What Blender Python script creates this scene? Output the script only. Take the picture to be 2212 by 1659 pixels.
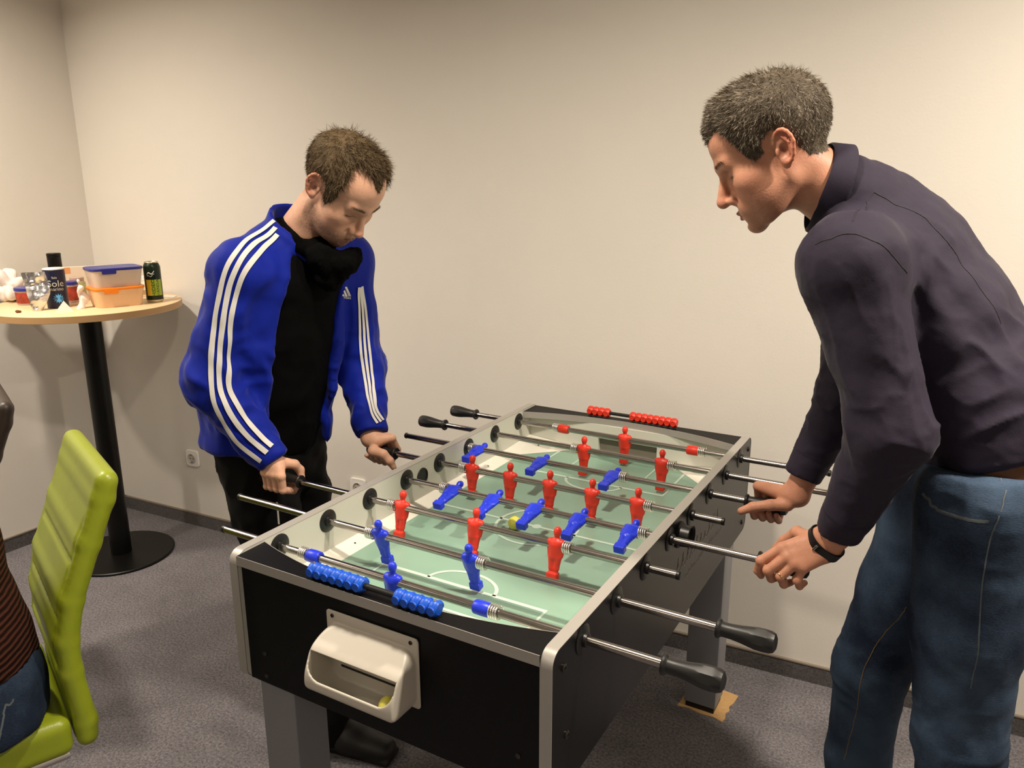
import bpy, math, random
import numpy as np
from mathutils import Vector, Matrix
from mathutils.bvhtree import BVHTree
random.seed(7)
rng = np.random.default_rng(7)
for o in list(bpy.data.objects):
    bpy.data.objects.remove(o)
SC = bpy.context.scene
COL = SC.collection

# ------------------------------------------------------------------ camera
# world frame: x along the foosball rods (towards the right-hand player),
# y along the table's length (towards the long wall), z up, floor z = 0
CAM = np.array([1.2214, -1.0992, 1.6225])
RM = np.array([[0.86568, 0.50059, -0.00343],
               [0.12171, -0.21709, -0.96853],
               [-0.48558, 0.83803, -0.24886]])   # rows: right, down, forward
FPX = 1696.44
cam = bpy.data.cameras.new('camera')
cam.sensor_fit = 'HORIZONTAL'
cam.sensor_width = 36.0
cam.lens = FPX / 2212 * 36.0
cam.clip_start = 0.02
camo = bpy.data.objects.new('camera', cam)
COL.objects.link(camo)
m = Matrix(((RM[0][0], -RM[1][0], -RM[2][0], CAM[0]),
            (RM[0][1], -RM[1][1], -RM[2][1], CAM[1]),
            (RM[0][2], -RM[1][2], -RM[2][2], CAM[2]),
            (0, 0, 0, 1)))
camo.matrix_world = m
SC.camera = camo

def at(px, py, depth):
    """point seen at pixel (px, py) of the photograph at a given distance"""
    d = np.array([(px - 1106) / FPX, (py - 829.5) / FPX, 1.0])
    return CAM + depth * (RM.T @ d)
def atz(px, py, z):
    d = RM.T @ np.array([(px - 1106) / FPX, (py - 829.5) / FPX, 1.0])
    return CAM + d * ((z - CAM[2]) / d[2])
def atpl(px, py, P, n):
    d = RM.T @ np.array([(px - 1106) / FPX, (py - 829.5) / FPX, 1.0])
    n = np.array(n, float)
    return CAM + d * (((np.array(P) - CAM) @ n) / (d @ n))
def depth_of(P):
    return float(RM[2] @ (np.array(P) - CAM))

# ------------------------------------------------------------------ light
SC.view_settings.view_transform = 'Standard'
SC.view_settings.look = 'None'
SC.view_settings.exposure = 0.42
SC.view_settings.gamma = 1.0
SC.view_settings.use_curve_mapping = False
W = bpy.data.worlds.new('world')
SC.world = W
W.use_nodes = True
W.node_tree.nodes['Background'].inputs[0].default_value = (0.9, 0.8, 0.66, 1)
W.node_tree.nodes['Background'].inputs[1].default_value = 0.05
CEIL = 2.75
def downlight(name, x, y, power, size=0.10, spread=150, color=(1.0, 0.88, 0.73)):
    l = bpy.data.lights.new(name, 'AREA')
    l.shape = 'DISK'
    l.size = size
    l.energy = power
    l.color = color
    l.spread = math.radians(spread)
    o = bpy.data.objects.new(name, l)
    o.location = (x, y, CEIL - 0.03)
    COL.objects.link(o)
    return o
downlight('ceiling_or_fill_light', -1.70, -0.05, 24, 0.14)
downlight('ceiling_or_fill_light', -2.00, -0.85, 13, 0.14)
downlight('ceiling_or_fill_light', 2.0, 0.45, 40, 0.14)
downlight('ceiling_or_fill_light', 0.45, -0.05, 19, 0.16)
downlight('ceiling_or_fill_light', 0.0, -2.7, 9, 0.9)  # this and the next two: soft fill lights added behind the camera
downlight('ceiling_or_fill_light', -1.9, -2.6, 8, 0.9)
downlight('ceiling_or_fill_light', 2.6, -2.0, 10, 0.9)

# ------------------------------------------------------------------ materials
def lin(c):
    if isinstance(c, str):
        c = c.lstrip('#')
        c = tuple(int(c[i:i + 2], 16) / 255 for i in (0, 2, 4))
    return tuple(((v / 12.92) if v <= 0.04045 else ((v + 0.055) / 1.055) ** 2.4) for v in c)
MATS = {}
def mat(name, color, rough=0.5, metal=0.0, var=0.0, vscale=40.0, bump=0.0, bscale=200.0,
        spec=0.5, sss=0.0, alpha=1.0, trans=0.0, coat=0.0, attr=None, emit=None, aniso=None, sheen=0.0, detail=4.0):
    if name in MATS:
        return MATS[name]
    M = bpy.data.materials.new(name)
    M.use_nodes = True
    nt = M.node_tree
    b = nt.nodes['Principled BSDF']
    col = lin(color)
    b.inputs['Base Color'].default_value = (*col, 1)
    b.inputs['Roughness'].default_value = rough
    b.inputs['Metallic'].default_value = metal
    b.inputs['Specular IOR Level'].default_value = spec
    if coat: b.inputs['Coat Weight'].default_value = coat
    if sheen:
        b.inputs['Sheen Weight'].default_value = sheen
        b.inputs['Sheen Roughness'].default_value = 0.4
    if sss:
        b.inputs['Subsurface Weight'].default_value = sss
        b.inputs['Subsurface Radius'].default_value = (1.0, 0.35, 0.2)
        b.inputs['Subsurface Scale'].default_value = 0.006
    if trans: b.inputs['Transmission Weight'].default_value = trans
    if alpha < 1: b.inputs['Alpha'].default_value = alpha
    if emit:
        b.inputs['Emission Color'].default_value = (*lin(emit[0]), 1)
        b.inputs['Emission Strength'].default_value = emit[1]
    tc = nt.nodes.new('ShaderNodeTexCoord')
    src = None
    if attr:
        a = nt.nodes.new('ShaderNodeAttribute')
        a.attribute_name = attr
        src = a.outputs['Color']
    if var:
        n = nt.nodes.new('ShaderNodeTexNoise')
        n.inputs['Scale'].default_value = vscale
        n.inputs['Detail'].default_value = detail
        n.inputs['Roughness'].default_value = 0.65
        nt.links.new(tc.outputs['Object'], n.inputs['Vector'])
        mp = nt.nodes.new('ShaderNodeMapRange')
        mp.inputs['From Min'].default_value = 0.3
        mp.inputs['From Max'].default_value = 0.7
        mp.inputs['To Min'].default_value = 1 - var
        mp.inputs['To Max'].default_value = 1 + var
        nt.links.new(n.outputs['Fac'], mp.inputs['Value'])
        mx = nt.nodes.new('ShaderNodeMix')
        mx.data_type = 'RGBA'
        mx.blend_type = 'MULTIPLY'
        mx.inputs['Factor'].default_value = 1
        if src: nt.links.new(src, mx.inputs[6])
        else: mx.inputs[6].default_value = (*col, 1)
        nt.links.new(mp.outputs[0], mx.inputs[7])
        nt.links.new(mx.outputs[2], b.inputs['Base Color'])
    elif src:
        nt.links.new(src, b.inputs['Base Color'])
    if bump:
        n2 = nt.nodes.new('ShaderNodeTexNoise')
        n2.inputs['Scale'].default_value = bscale
        n2.inputs['Detail'].default_value = 3
        nt.links.new(tc.outputs['Object'], n2.inputs['Vector'])
        bp = nt.nodes.new('ShaderNodeBump')
        bp.inputs['Strength'].default_value = 1.0
        bp.inputs['Distance'].default_value = bump
        nt.links.new(n2.outputs['Fac'], bp.inputs['Height'])
        nt.links.new(bp.outputs['Normal'], b.inputs['Normal'])
    MATS[name] = M
    return M

# ------------------------------------------------------------------ object helpers
ORG = {}
def world_org(o):
    return np.array(ORG.get(o.name, (0, 0, 0)), float) if o else np.zeros(3)
def props(o, label=None, cat=None, group=None, kind=None):
    if label: o['label'] = label
    if cat: o['category'] = cat
    if group: o['group'] = group
    if kind: o['kind'] = kind
    return o
def thing(name, loc, label, cat, group=None):
    o = bpy.data.objects.new(name, None)
    o.empty_display_size = 0.05
    COL.objects.link(o)
    o.location = loc
    ORG[o.name] = tuple(loc)
    return props(o, label, cat, group)
def mesh_from(verts, faces, name='mesh', smooth=False):
    me = bpy.data.meshes.new(name)
    v = np.asarray(verts, np.float32)
    if isinstance(faces, np.ndarray) and faces.ndim == 2:
        nf, k = faces.shape
        me.vertices.add(len(v)); me.vertices.foreach_set('co', v.ravel())
        me.loops.add(nf * k); me.loops.foreach_set('vertex_index', faces.astype(np.int32).ravel())
        me.polygons.add(nf)
        me.polygons.foreach_set('loop_start', np.arange(0, nf * k, k, dtype=np.int32))
        me.polygons.foreach_set('loop_total', np.full(nf, k, np.int32))
        me.update(calc_edges=True)
        me.validate()
    else:
        me.from_pydata([tuple(map(float, q)) for q in v], [], [tuple(map(int, q)) for q in faces])
        me.update()
    if smooth:
        me.polygons.foreach_set('use_smooth', np.ones(len(me.polygons), bool))
    return me
def link(name, me, material, parent=None, org=(0, 0, 0), rot=None):
    """org: world position of the mesh's own origin"""
    o = bpy.data.objects.new(name, me)
    if material and not me.materials:
        me.materials.append(material)
    COL.objects.link(o)
    if parent:
        o.parent = parent
    o.location = tuple(np.array(org, float) - world_org(parent))
    if rot is not None:
        o.rotation_euler = rot
    ORG[o.name] = tuple(org)
    return o

class MB:
    def __init__(s):
        s.v = []; s.f = []
    def add(s, vs, fs):
        n = len(s.v)
        s.v += [tuple(map(float, q)) for q in vs]
        s.f += [tuple(int(i) + n for i in q) for q in fs]
        return s
    def box(s, lo, hi):
        x0, y0, z0 = lo; x1, y1, z1 = hi
        return s.add([(x0,y0,z0),(x1,y0,z0),(x1,y1,z0),(x0,y1,z0),(x0,y0,z1),(x1,y0,z1),(x1,y1,z1),(x0,y1,z1)],
              [(3,2,1,0),(4,5,6,7),(0,1,5,4),(1,2,6,5),(2,3,7,6),(3,0,4,7)])
    def obox(s, c, ax, ay, az):
        """oriented box: centre and three half-axis vectors"""
        c, ax, ay, az = [np.array(q, float) for q in (c, ax, ay, az)]
        vs = [c + i*ax + j*ay + k*az for k in (-1,1) for j in (-1,1) for i in (-1,1)]
        return s.add(vs, [(0,2,3,1),(4,5,7,6),(0,1,5,4),(1,3,7,5),(3,2,6,7),(2,0,4,6)])
    def prism(s, poly, frame, h0, h1):
        """poly: 2-D points; frame: (origin, u, v, n); extruded from h0 to h1 along n"""
        O, u, v, n = [np.array(q, float) for q in frame]
        k = len(poly)
        a = [O + p[0]*u + p[1]*v + h0*n for p in poly]
        b = [O + p[0]*u + p[1]*v + h1*n for p in poly]
        s.add(a + b, [tuple(range(k))[::-1], tuple(range(k, 2*k))] + [(i, (i+1)%k, k+(i+1)%k, k+i) for i in range(k)])
        return s
    def tube(s, pts, r, seg=12, closed=False, cap=True):
        pts = [np.array(p, float) for p in pts]
        n = len(pts)
        rs = r if hasattr(r, '__len__') else [r] * n
        tang = []
        for i in range(n):
            a = pts[(i-1) % n] if (closed or i > 0) else pts[i]
            b = pts[(i+1) % n] if (closed or i < n-1) else pts[i]
            t = b - a; tang.append(t / (np.linalg.norm(t) + 1e-12))
        up = np.array((0, 0, 1.0)) if abs(tang[0][2]) < 0.9 else np.array((1.0, 0, 0))
        u = np.cross(tang[0], up); u /= np.linalg.norm(u)
        vs = []; fs = []
        for i in range(n):
            t = tang[i]
            u = u - t * (u @ t); u /= np.linalg.norm(u) + 1e-12
            w = np.cross(t, u)
            for j in range(seg):
                a = 2 * math.pi * j / seg
                vs.append(pts[i] + rs[i] * (math.cos(a) * u + math.sin(a) * w))
        m = n if closed else n - 1
        for i in range(m):
            for j in range(seg):
                a = i*seg + j; b = i*seg + (j+1) % seg
                c = ((i+1) % n)*seg + (j+1) % seg; d = ((i+1) % n)*seg + j
                fs.append((a, b, c, d))
        if cap and not closed:
            fs.append(tuple(range(seg))[::-1]); fs.append(tuple((n-1)*seg + j for j in range(seg)))
        return s.add(vs, fs)
    def lathe(s, prof, O, axis, seg=24, cap=True):
        """prof: (radius, distance along the axis)"""
        O = np.array(O, float); t = np.array(axis, float); t /= np.linalg.norm(t)
        up = np.array((0, 0, 1.0)) if abs(t[2]) < 0.9 else np.array((1.0, 0, 0))
        u = np.cross(up, t); u /= np.linalg.norm(u); w = np.cross(t, u)
        vs = []; fs = []
        for r, h in prof:
            for j in range(seg):
                a = 2*math.pi*j/seg
                vs.append(O + h*t + r*(math.cos(a)*u + math.sin(a)*w))
        for i in range(len(prof)-1):
            for j in range(seg):
                fs.append((i*seg+j, i*seg+(j+1)%seg, (i+1)*seg+(j+1)%seg, (i+1)*seg+j))
        if cap:
            fs.append(tuple(range(seg))[::-1]); fs.append(tuple((len(prof)-1)*seg+j for j in range(seg)))
        return s.add(vs, fs)
    def build(s, name, material, parent=None, smooth=False, org=None, bevel=0.0, bseg=2, sharp=35):
        v = np.array(s.v, float)
        if org is None:
            org = (v.min(0) + v.max(0)) / 2
            if parent is None: org[2] = v[:, 2].min()
        me = mesh_from(v - np.array(org), s.f, name, smooth)
        if smooth:
            try: me.set_sharp_from_angle(angle=math.radians(sharp))
            except Exception: pass
        o = link(name, me, material, parent, org)
        if bevel:
            bm = o.modifiers.new('bevel', 'BEVEL')
            bm.width = bevel; bm.segments = bseg; bm.limit_method = 'ANGLE'
            bm.angle_limit = math.radians(40)
        return o
def copy_part(o, parent, org, rot=None, name=None):
    c = o.copy()
    COL.objects.link(c)
    c.parent = parent
    c.location = tuple(np.array(org, float) - world_org(parent))
    if rot is not None: c.rotation_euler = rot
    ORG[c.name] = tuple(org)
    return c
def text_mesh(body, size, extrude=0.0, font_res=3):
    cu = bpy.data.curves.new('text', 'FONT')
    cu.body = body; cu.size = size; cu.extrude = extrude; cu.resolution_u = font_res
    cu.align_x = 'CENTER'; cu.align_y = 'CENTER'
    o = bpy.data.objects.new('text', cu)
    COL.objects.link(o)
    dg = bpy.context.evaluated_depsgraph_get()
    me = bpy.data.meshes.new_from_object(o.evaluated_get(dg))
    vs = np.array([v.co[:] for v in me.vertices]); fs = [tuple(p.vertices) for p in me.polygons]
    bpy.data.objects.remove(o); bpy.data.curves.remove(cu); bpy.data.meshes.remove(me)
    return vs, fs

# ------------------------------------------------------------------ implicit-surface modelling
def V3(*a): return np.array(a, np.float32)
def smin(a, b, k):
    h = np.clip(0.5 + 0.5 * (b - a) / k, 0, 1)
    return b + (a - b) * h - k * h * (1 - h)
def smax(a, b, k): return -smin(-a, -b, k)
def s_ell(P, c, r, R=None):
    q = P - np.asarray(c, np.float32)
    if R is not None: q = q @ np.asarray(R, np.float32).T
    r = np.asarray(r, np.float32)
    a = q / r; b = a / r
    k0 = np.sqrt(np.einsum('ij,ij->i', a, a)); k1 = np.sqrt(np.einsum('ij,ij->i', b, b)) + 1e-9
    return k0 * (k0 - 1) / k1
def s_cap(P, a, b, ra, rb=None, side=None, k=1.0):
    """tapered capsule; side/k widen the section along 'side' by the factor k"""
    a = np.asarray(a, np.float32); b = np.asarray(b, np.float32)
    if rb is None: rb = ra
    ab = b - a
    v = P - a
    t = np.clip((v @ ab) / np.float32(ab @ ab + 1e-12), 0, 1)
    v -= t[:, None] * ab
    d2 = np.einsum('ij,ij->i', v, v)
    if side is not None:
        sd = np.asarray(side, np.float32); sd = sd / np.linalg.norm(sd)
        vs = v @ sd
        d2 = np.maximum(d2 - vs * vs, 0) + (vs / k) ** 2
    return np.sqrt(d2) - (ra + (rb - ra) * t)
def s_chain(P, pts, rs, kk=0.02, side=None, ks=None):
    d = None
    for i in range(len(pts) - 1):
        kx = 1.0 if ks is None else (ks[i] + ks[i+1]) / 2
        e = s_cap(P, pts[i], pts[i+1], rs[i], rs[i+1], side, kx)
        d = e if d is None else smin(d, e, kk)
    return d
def s_box(P, c, h, r=0.0, R=None):
    q = P - np.asarray(c, np.float32)
    if R is not None: q = q @ np.asarray(R, np.float32).T
    q = np.abs(q) - (np.asarray(h, np.float32) - r)
    return np.sqrt((np.maximum(q, 0) ** 2).sum(-1)) + np.minimum(q.max(-1), 0) - r
def s_plane(P, c, n):
    n = np.asarray(n, np.float32); n = n / np.linalg.norm(n)
    return (P - np.asarray(c, np.float32)) @ n
def sdf_mesh(fn, lo, hi, h, B=8):
    """extract fn(P) = 0 with naive surface nets on a grid of step h; only blocks near the surface are evaluated"""
    lo = np.array(lo, float); hi = np.array(hi, float)
    nb = np.ceil((hi - lo) / (h * B)).astype(int)
    n = nb * B + 1
    V = np.full(n, 1.0, np.float32)
    bc = np.stack(np.meshgrid(*[np.arange(k) for k in nb], indexing='ij'), -1).reshape(-1, 3)
    ctr = (lo + (bc + 0.5) * B * h).astype(np.float32)
    dc = fn(ctr)
    near = np.abs(dc) < h * B * 0.87 * 1.7 + 0.004
    loc = np.stack(np.meshgrid(*[np.arange(B + 1)] * 3, indexing='ij'), -1)
    sg = np.where(dc < 0, -1.0, 1.0).astype(np.float32).reshape(nb)
    V[:-1, :-1, :-1] = sg.repeat(B, 0).repeat(B, 1).repeat(B, 2)
    idx = np.nonzero(near)[0]
    for s in range(0, len(idx), 96):
        ii = idx[s:s+96]
        g = (bc[ii] * B)[:, None, None, None, :] + loc[None]
        P = (lo + g * h).astype(np.float32)
        D = fn(P.reshape(-1, 3)).reshape(g.shape[:-1])
        for j, i in enumerate(ii):
            a = bc[i] * B
            V[a[0]:a[0]+B+1, a[1]:a[1]+B+1, a[2]:a[2]+B+1] = D[j]
    S = V < 0
    c8 = [(i, j, k) for i in (0, 1) for j in (0, 1) for k in (0, 1)]
    cnt = sum(S[i:n[0]-1+i, j:n[1]-1+j, k:n[2]-1+k].astype(np.int8) for i, j, k in c8)
    act = (cnt > 0) & (cnt < 8)
    cells = np.argwhere(act)
    vals = np.stack([V[cells[:, 0]+i, cells[:, 1]+j, cells[:, 2]+k] for i, j, k in c8], 1)
    acc = np.zeros((len(cells), 3)); num = np.zeros(len(cells))
    for a in range(8):
        for b in range(a+1, 8):
            da = np.array(c8[a]); db = np.array(c8[b])
            if np.abs(da - db).sum() != 1: continue
            va, vb = vals[:, a], vals[:, b]
            x = (va < 0) != (vb < 0)
            t = np.where(x, va / np.where(x, va - vb, 1), 0)
            acc += np.where(x[:, None], da + t[:, None] * (db - da), 0); num += x
    verts = lo + (cells + acc / num[:, None]) * h
    ind = np.full(act.shape, -1, np.int64); ind[act] = np.arange(len(cells))
    faces = []
    for ax in range(3):
        o1, o2 = [(1, 2), (2, 0), (0, 1)][ax]
        sl = [slice(None)] * 3; sh = [slice(None)] * 3
        sl[ax] = slice(0, -1); sh[ax] = slice(1, None)
        df = S[tuple(sl)] != S[tuple(sh)]
        e = np.argwhere(df)
        e = e[(e[:, o1] > 0) & (e[:, o2] > 0) & (e[:, o1] < n[o1]-1) & (e[:, o2] < n[o2]-1)]
        if not len(e): continue
        u1 = np.zeros(3, int); u1[o1] = 1; u2 = np.zeros(3, int); u2[o2] = 1
        q = np.stack([ind[tuple((e - u1 - u2).T)], ind[tuple((e - u2).T)], ind[tuple(e.T)], ind[tuple((e - u1).T)]], 1)
        ins = S[tuple(e.T)]
        q = np.where(ins[:, None], q, q[:, ::-1])
        faces.append(q[(q >= 0).all(1)])
    return verts, np.concatenate(faces)
def vnormals(v, f):
    a = v[f[:, 2]] - v[f[:, 0]]; b = v[f[:, 3]] - v[f[:, 1]] if f.shape[1] == 4 else v[f[:, 1]] - v[f[:, 0]]
    n = np.cross(a, b) if f.shape[1] == 4 else np.cross(b, a)
    out = np.zeros_like(v)
    for k in range(f.shape[1]): np.add.at(out, f[:, k], n)
    return out / (np.linalg.norm(out, axis=1)[:, None] + 1e-12)
_tab = np.random.default_rng(3).random(4096).astype(np.float32)
def vnoise(P):
    """smooth value noise in 0..1 at points P (unit lattice)"""
    P = np.asarray(P, float)
    i = np.floor(P).astype(np.int64); f = P - i; f = f * f * (3 - 2 * f)
    out = 0
    for a in (0, 1):
        for b in (0, 1):
            for c in (0, 1):
                hsh = ((i[:, 0]+a) * 73856093 ^ (i[:, 1]+b) * 19349663 ^ (i[:, 2]+c) * 83492791) & 4095
                w = (f[:, 0] if a else 1-f[:, 0]) * (f[:, 1] if b else 1-f[:, 1]) * (f[:, 2] if c else 1-f[:, 2])
                out = out + _tab[hsh] * w
    return out
def smooth_verts(v, f, it=2, lam=0.5):
    for _ in range(it):
        acc = np.zeros_like(v); cnt = np.zeros(len(v))
        k = f.shape[1]
        for a in range(k):
            np.add.at(acc, f[:, a], v[f[:, (a+1) % k]]); np.add.at(cnt, f[:, a], 1)
            np.add.at(acc, f[:, a], v[f[:, (a-1) % k]]); np.add.at(cnt, f[:, a], 1)
        v = v + lam * (acc / np.maximum(cnt, 1)[:, None] - v)
    return v
def vcol(me, cols, name='col'):
    a = me.color_attributes.new(name, 'FLOAT_COLOR', 'POINT')
    c = np.ones((len(me.vertices), 4), np.float32); c[:, :3] = cols
    a.data.foreach_set('color', c.ravel())
def sdf_obj(name, fn, lo, hi, h, material, parent=None, org=None, disp=None, sm=1, col=None, post=0):
    v, f = sdf_mesh(fn, lo, hi, h)
    if sm: v = smooth_verts(v, f, sm)
    if disp is not None:
        v = v + vnormals(v, f) * disp(v)[:, None]
        if post: v = smooth_verts(v, f, post)
    if org is None: org = (v.min(0) + v.max(0)) / 2
    me = mesh_from(v - np.array(org), f, name, True)
    if col is not None: vcol(me, col(v))
    o = link(name, me, material, parent, org)
    return o, v, f
def bvh_of(v, f):
    return BVHTree.FromPolygons([tuple(q) for q in v.tolist()], [tuple(q) for q in f.tolist()])
def drape(bvh, pts, off=0.0015, toward=None):
    """project points onto a surface; returns positions lifted by 'off' and normals"""
    P, N = [], []
    for p in pts:
        r = bvh.find_nearest(Vector(p))
        P.append(np.array(r[0]) + off * np.array(r[1])); N.append(np.array(r[1]))
    return np.array(P), np.array(N)
def ribbon(bvh, path, width, off=0.0015, n=60, sm=0):
    """a flat band lying on a surface along a polyline: (verts, faces)"""
    path = np.array(path, float)
    L = np.r_[0, np.cumsum(np.linalg.norm(np.diff(path, axis=0), axis=1))]
    t = np.linspace(0, L[-1], n)
    # smooth resample
    pts = np.stack([np.interp(t, L, path[:, k]) for k in range(3)], 1)
    for _ in range(14):
        pts[1:-1] = 0.25 * pts[:-2] + 0.5 * pts[1:-1] + 0.25 * pts[2:]
    P, N = drape(bvh, pts, 0)
    for _ in range(sm):
        P[1:-1] = 0.25 * P[:-2] + 0.5 * P[1:-1] + 0.25 * P[2:]
    T = np.gradient(P, axis=0); T /= np.linalg.norm(T, axis=1)[:, None] + 1e-12
    for _ in range(3):
        N[1:-1] = N[:-2] + N[1:-1] + N[2:]; N /= np.linalg.norm(N, axis=1)[:, None] + 1e-12
    S = np.cross(N, T)
    cols = []
    for s in (-1, -0.33, 0.33, 1):
        Q, _ = drape(bvh, P + S * (s * width / 2), off)
        for _ in range(sm):
            Q[1:-1] = 0.25 * Q[:-2] + 0.5 * Q[1:-1] + 0.25 * Q[2:]
        cols.append(Q)
    v = np.concatenate(cols); f = []
    for c in range(3):
        for i in range(n - 1):
            f.append((c*n + i, c*n + i + 1, (c+1)*n + i + 1, (c+1)*n + i))
    return v, f
# ------------------------------------------------------------------ room
M_WALL = mat('wall_paint', (0.88, 0.86, 0.825), 0.85, var=0.012, vscale=3, bump=0.00025, bscale=120, spec=0.2)
M_CEIL = mat('ceiling_paint', (0.88, 0.86, 0.82), 0.9, spec=0.2)
def carpet(name, c1, c2):
    M = bpy.data.materials.new(name); M.use_nodes = True
    nt = M.node_tree; b = nt.nodes['Principled BSDF']
    b.inputs['Roughness'].default_value = 0.95; b.inputs['Specular IOR Level'].default_value = 0.1
    b.inputs['Sheen Weight'].default_value = 0.15
    tc = nt.nodes.new('ShaderNodeTexCoord')
    n1 = nt.nodes.new('ShaderNodeTexNoise'); n1.inputs['Scale'].default_value = 130; n1.inputs['Detail'].default_value = 6; n1.inputs['Roughness'].default_value = 0.8
    n2 = nt.nodes.new('ShaderNodeTexNoise'); n2.inputs['Scale'].default_value = 9; n2.inputs['Detail'].default_value = 3
    r = nt.nodes.new('ShaderNodeValToRGB')
    r.color_ramp.elements[0].position = 0.36; r.color_ramp.elements[0].color = (*lin(c1), 1)
    r.color_ramp.elements[1].position = 0.66; r.color_ramp.elements[1].color = (*lin(c2), 1)
    mx = nt.nodes.new('ShaderNodeMix'); mx.data_type = 'RGBA'; mx.blend_type = 'MULTIPLY'; mx.inputs[0].default_value = 1
    mp = nt.nodes.new('ShaderNodeMapRange'); mp.inputs[1].default_value = 0.3; mp.inputs[2].default_value = 0.7; mp.inputs[3].default_value = 0.9; mp.inputs[4].default_value = 1.1
    bp = nt.nodes.new('ShaderNodeBump'); bp.inputs['Distance'].default_value = 0.004
    for n in (n1, n2): nt.links.new(tc.outputs['Object'], n.inputs['Vector'])
    nt.links.new(n1.outputs['Fac'], r.inputs[0]); nt.links.new(n2.outputs['Fac'], mp.inputs[0])
    nt.links.new(r.outputs[0], mx.inputs[6]); nt.links.new(mp.outputs[0], mx.inputs[7])
    nt.links.new(mx.outputs[2], b.inputs['Base Color'])
    nt.links.new(n1.outputs['Fac'], bp.inputs['Height']); nt.links.new(bp.outputs[0], b.inputs['Normal'])
    return M
M_CARPET = carpet('grey_carpet', (0.27, 0.26, 0.275), (0.60, 0.58, 0.60))
M_SKIRT = carpet('carpet_skirting', (0.27, 0.255, 0.255), (0.44, 0.42, 0.42))
M_TRIMTOP = mat('skirting_cap', (0.52, 0.48, 0.43), 0.6)

CORNER = np.array([-2.403, 1.175, 0.0])
WDIR = np.array([1.537 + 2.403, 1.428 - 1.175, 0.0]); WDIR /= np.linalg.norm(WDIR)
WN = np.array([WDIR[1], -WDIR[0], 0.0])         # into the room
LDIR = np.array([-0.012, -1.0, 0.0]); LDIR /= np.linalg.norm(LDIR)
LN = np.array([-LDIR[1], LDIR[0], 0.0]); LN = LN if LN[0] > 0 else -LN
LEN, DEP = 6.6, 6.2
TH = 0.12
P_c = CORNER; P_r = CORNER + WDIR * LEN; P_l = CORNER + LDIR * DEP; P_rl = P_r + LDIR * (DEP + 0.45)
def wall(name, A, B, n):
    mb = MB()
    A = np.array(A); B = np.array(B); n = np.array(n)
    q = [A, B, B - n*TH, A - n*TH]
    mb.add([*q, *[p + np.array((0, 0, CEIL)) for p in q]],
           [(3,2,1,0),(4,5,6,7),(0,1,5,4),(1,2,6,5),(2,3,7,6),(3,0,4,7)])
    return props(mb.build(name, M_WALL), kind='structure')
wall('wall_back', P_c, P_r, WN)
wall('wall_left', P_l, P_c, LN)
rn = np.array([-1.0, 0, 0])
wall('wall_right', P_r, P_rl, rn)
wall('wall_front', P_rl, P_l, np.array([0, 1.0, 0]))
mb = MB(); mb.add([(-3.2, -6.2, -0.1), (5.2, -6.2, -0.1), (5.2, 2.4, -0.1), (-3.2, 2.4, -0.1), (-3.2, -6.2, 0), (5.2, -6.2, 0), (5.2, 2.4, 0), (-3.2, 2.4, 0)],
    [(3,2,1,0),(4,5,6,7),(0,1,5,4),(1,2,6,5),(2,3,7,6),(3,0,4,7)])
props(mb.build('floor', M_CARPET, org=(0, 0, 0)), kind='structure')
mb = MB(); mb.box((-3.2, -6.2, CEIL), (5.2, 2.4, CEIL + 0.1))
props(mb.build('ceiling', M_CEIL), kind='structure')
def skirting(name, A, d, L, n):
    mb = MB()
    c = A + d * (L / 2) + n * 0.004 + np.array((0, 0, 0.031))
    mb.obox(c, d * (L / 2), n * 0.004, np.array((0, 0, 0.031)))
    o = props(mb.build(name, M_SKIRT), kind='structure')
    mb = MB()
    c = A + d * (L / 2) + n * 0.005 + np.array((0, 0, 0.0645))
    mb.obox(c, d * (L / 2), n * 0.005, np.array((0, 0, 0.0025)))
    mb.build('cap_strip', M_TRIMTOP, o)
skirting('baseboard_back', P_c, WDIR, LEN, WN)
skirting('baseboard_left', P_c, LDIR, DEP, LN)

# wall sockets
M_PLASTIC = mat('white_plastic', (0.95, 0.94, 0.92), 0.35)
M_DARKHOLE = mat('dark_socket_hole', (0.06, 0.055, 0.05), 0.6)
M_SOCKIN = mat('socket_insert', (0.74, 0.72, 0.68), 0.4)
def wall_socket(px, py, label):
    c = atpl(px, py, CORNER, WN)
    up = np.array((0, 0, 1.0))
    t = thing('wall_socket', c, label, 'socket', 'wall sockets')
    mb = MB()
    k = [(math.copysign(abs(math.cos(a)) ** 0.35, math.cos(a)) * 0.041, math.copysign(abs(math.sin(a)) ** 0.35, math.sin(a)) * 0.041) for a in np.linspace(0, 2*math.pi, 40, endpoint=False)]
    mb.prism(k, (c, WDIR, up, WN), 0, 0.010)
    mb.build('cover_plate', M_PLASTIC, t, bevel=0.003)
    mb = MB(); mb.lathe([(0.021, 0.0098), (0.024, 0.014), (0.0215, 0.0145), (0.020, 0.0108), (0.0, 0.0108)], c, WN, 28, cap=False)
    ins = mb.build('insert', M_SOCKIN, t, smooth=True)
    for sx in (-1, 1):
        mb = MB(); mb.lathe([(0.0026, 0.0105), (0.0026, 0.0114)], c + WDIR * 0.0095 * sx, WN, 10)
        mb.build('pin_hole', M_DARKHOLE, ins)
    for sz in (-1, 1):
        mb = MB(); mb.obox(c + up * 0.0185 * sz + WN * 0.012, WDIR * 0.003, up * 0.0015, WN * 0.002)
        mb.build('earth_clip', M_DARKHOLE, ins)
wall_socket(418, 989, 'white wall socket between the round table and the blue jacket')
wall_socket(776, 1052, 'white wall socket peeking over the rim of the foosball table')
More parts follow.
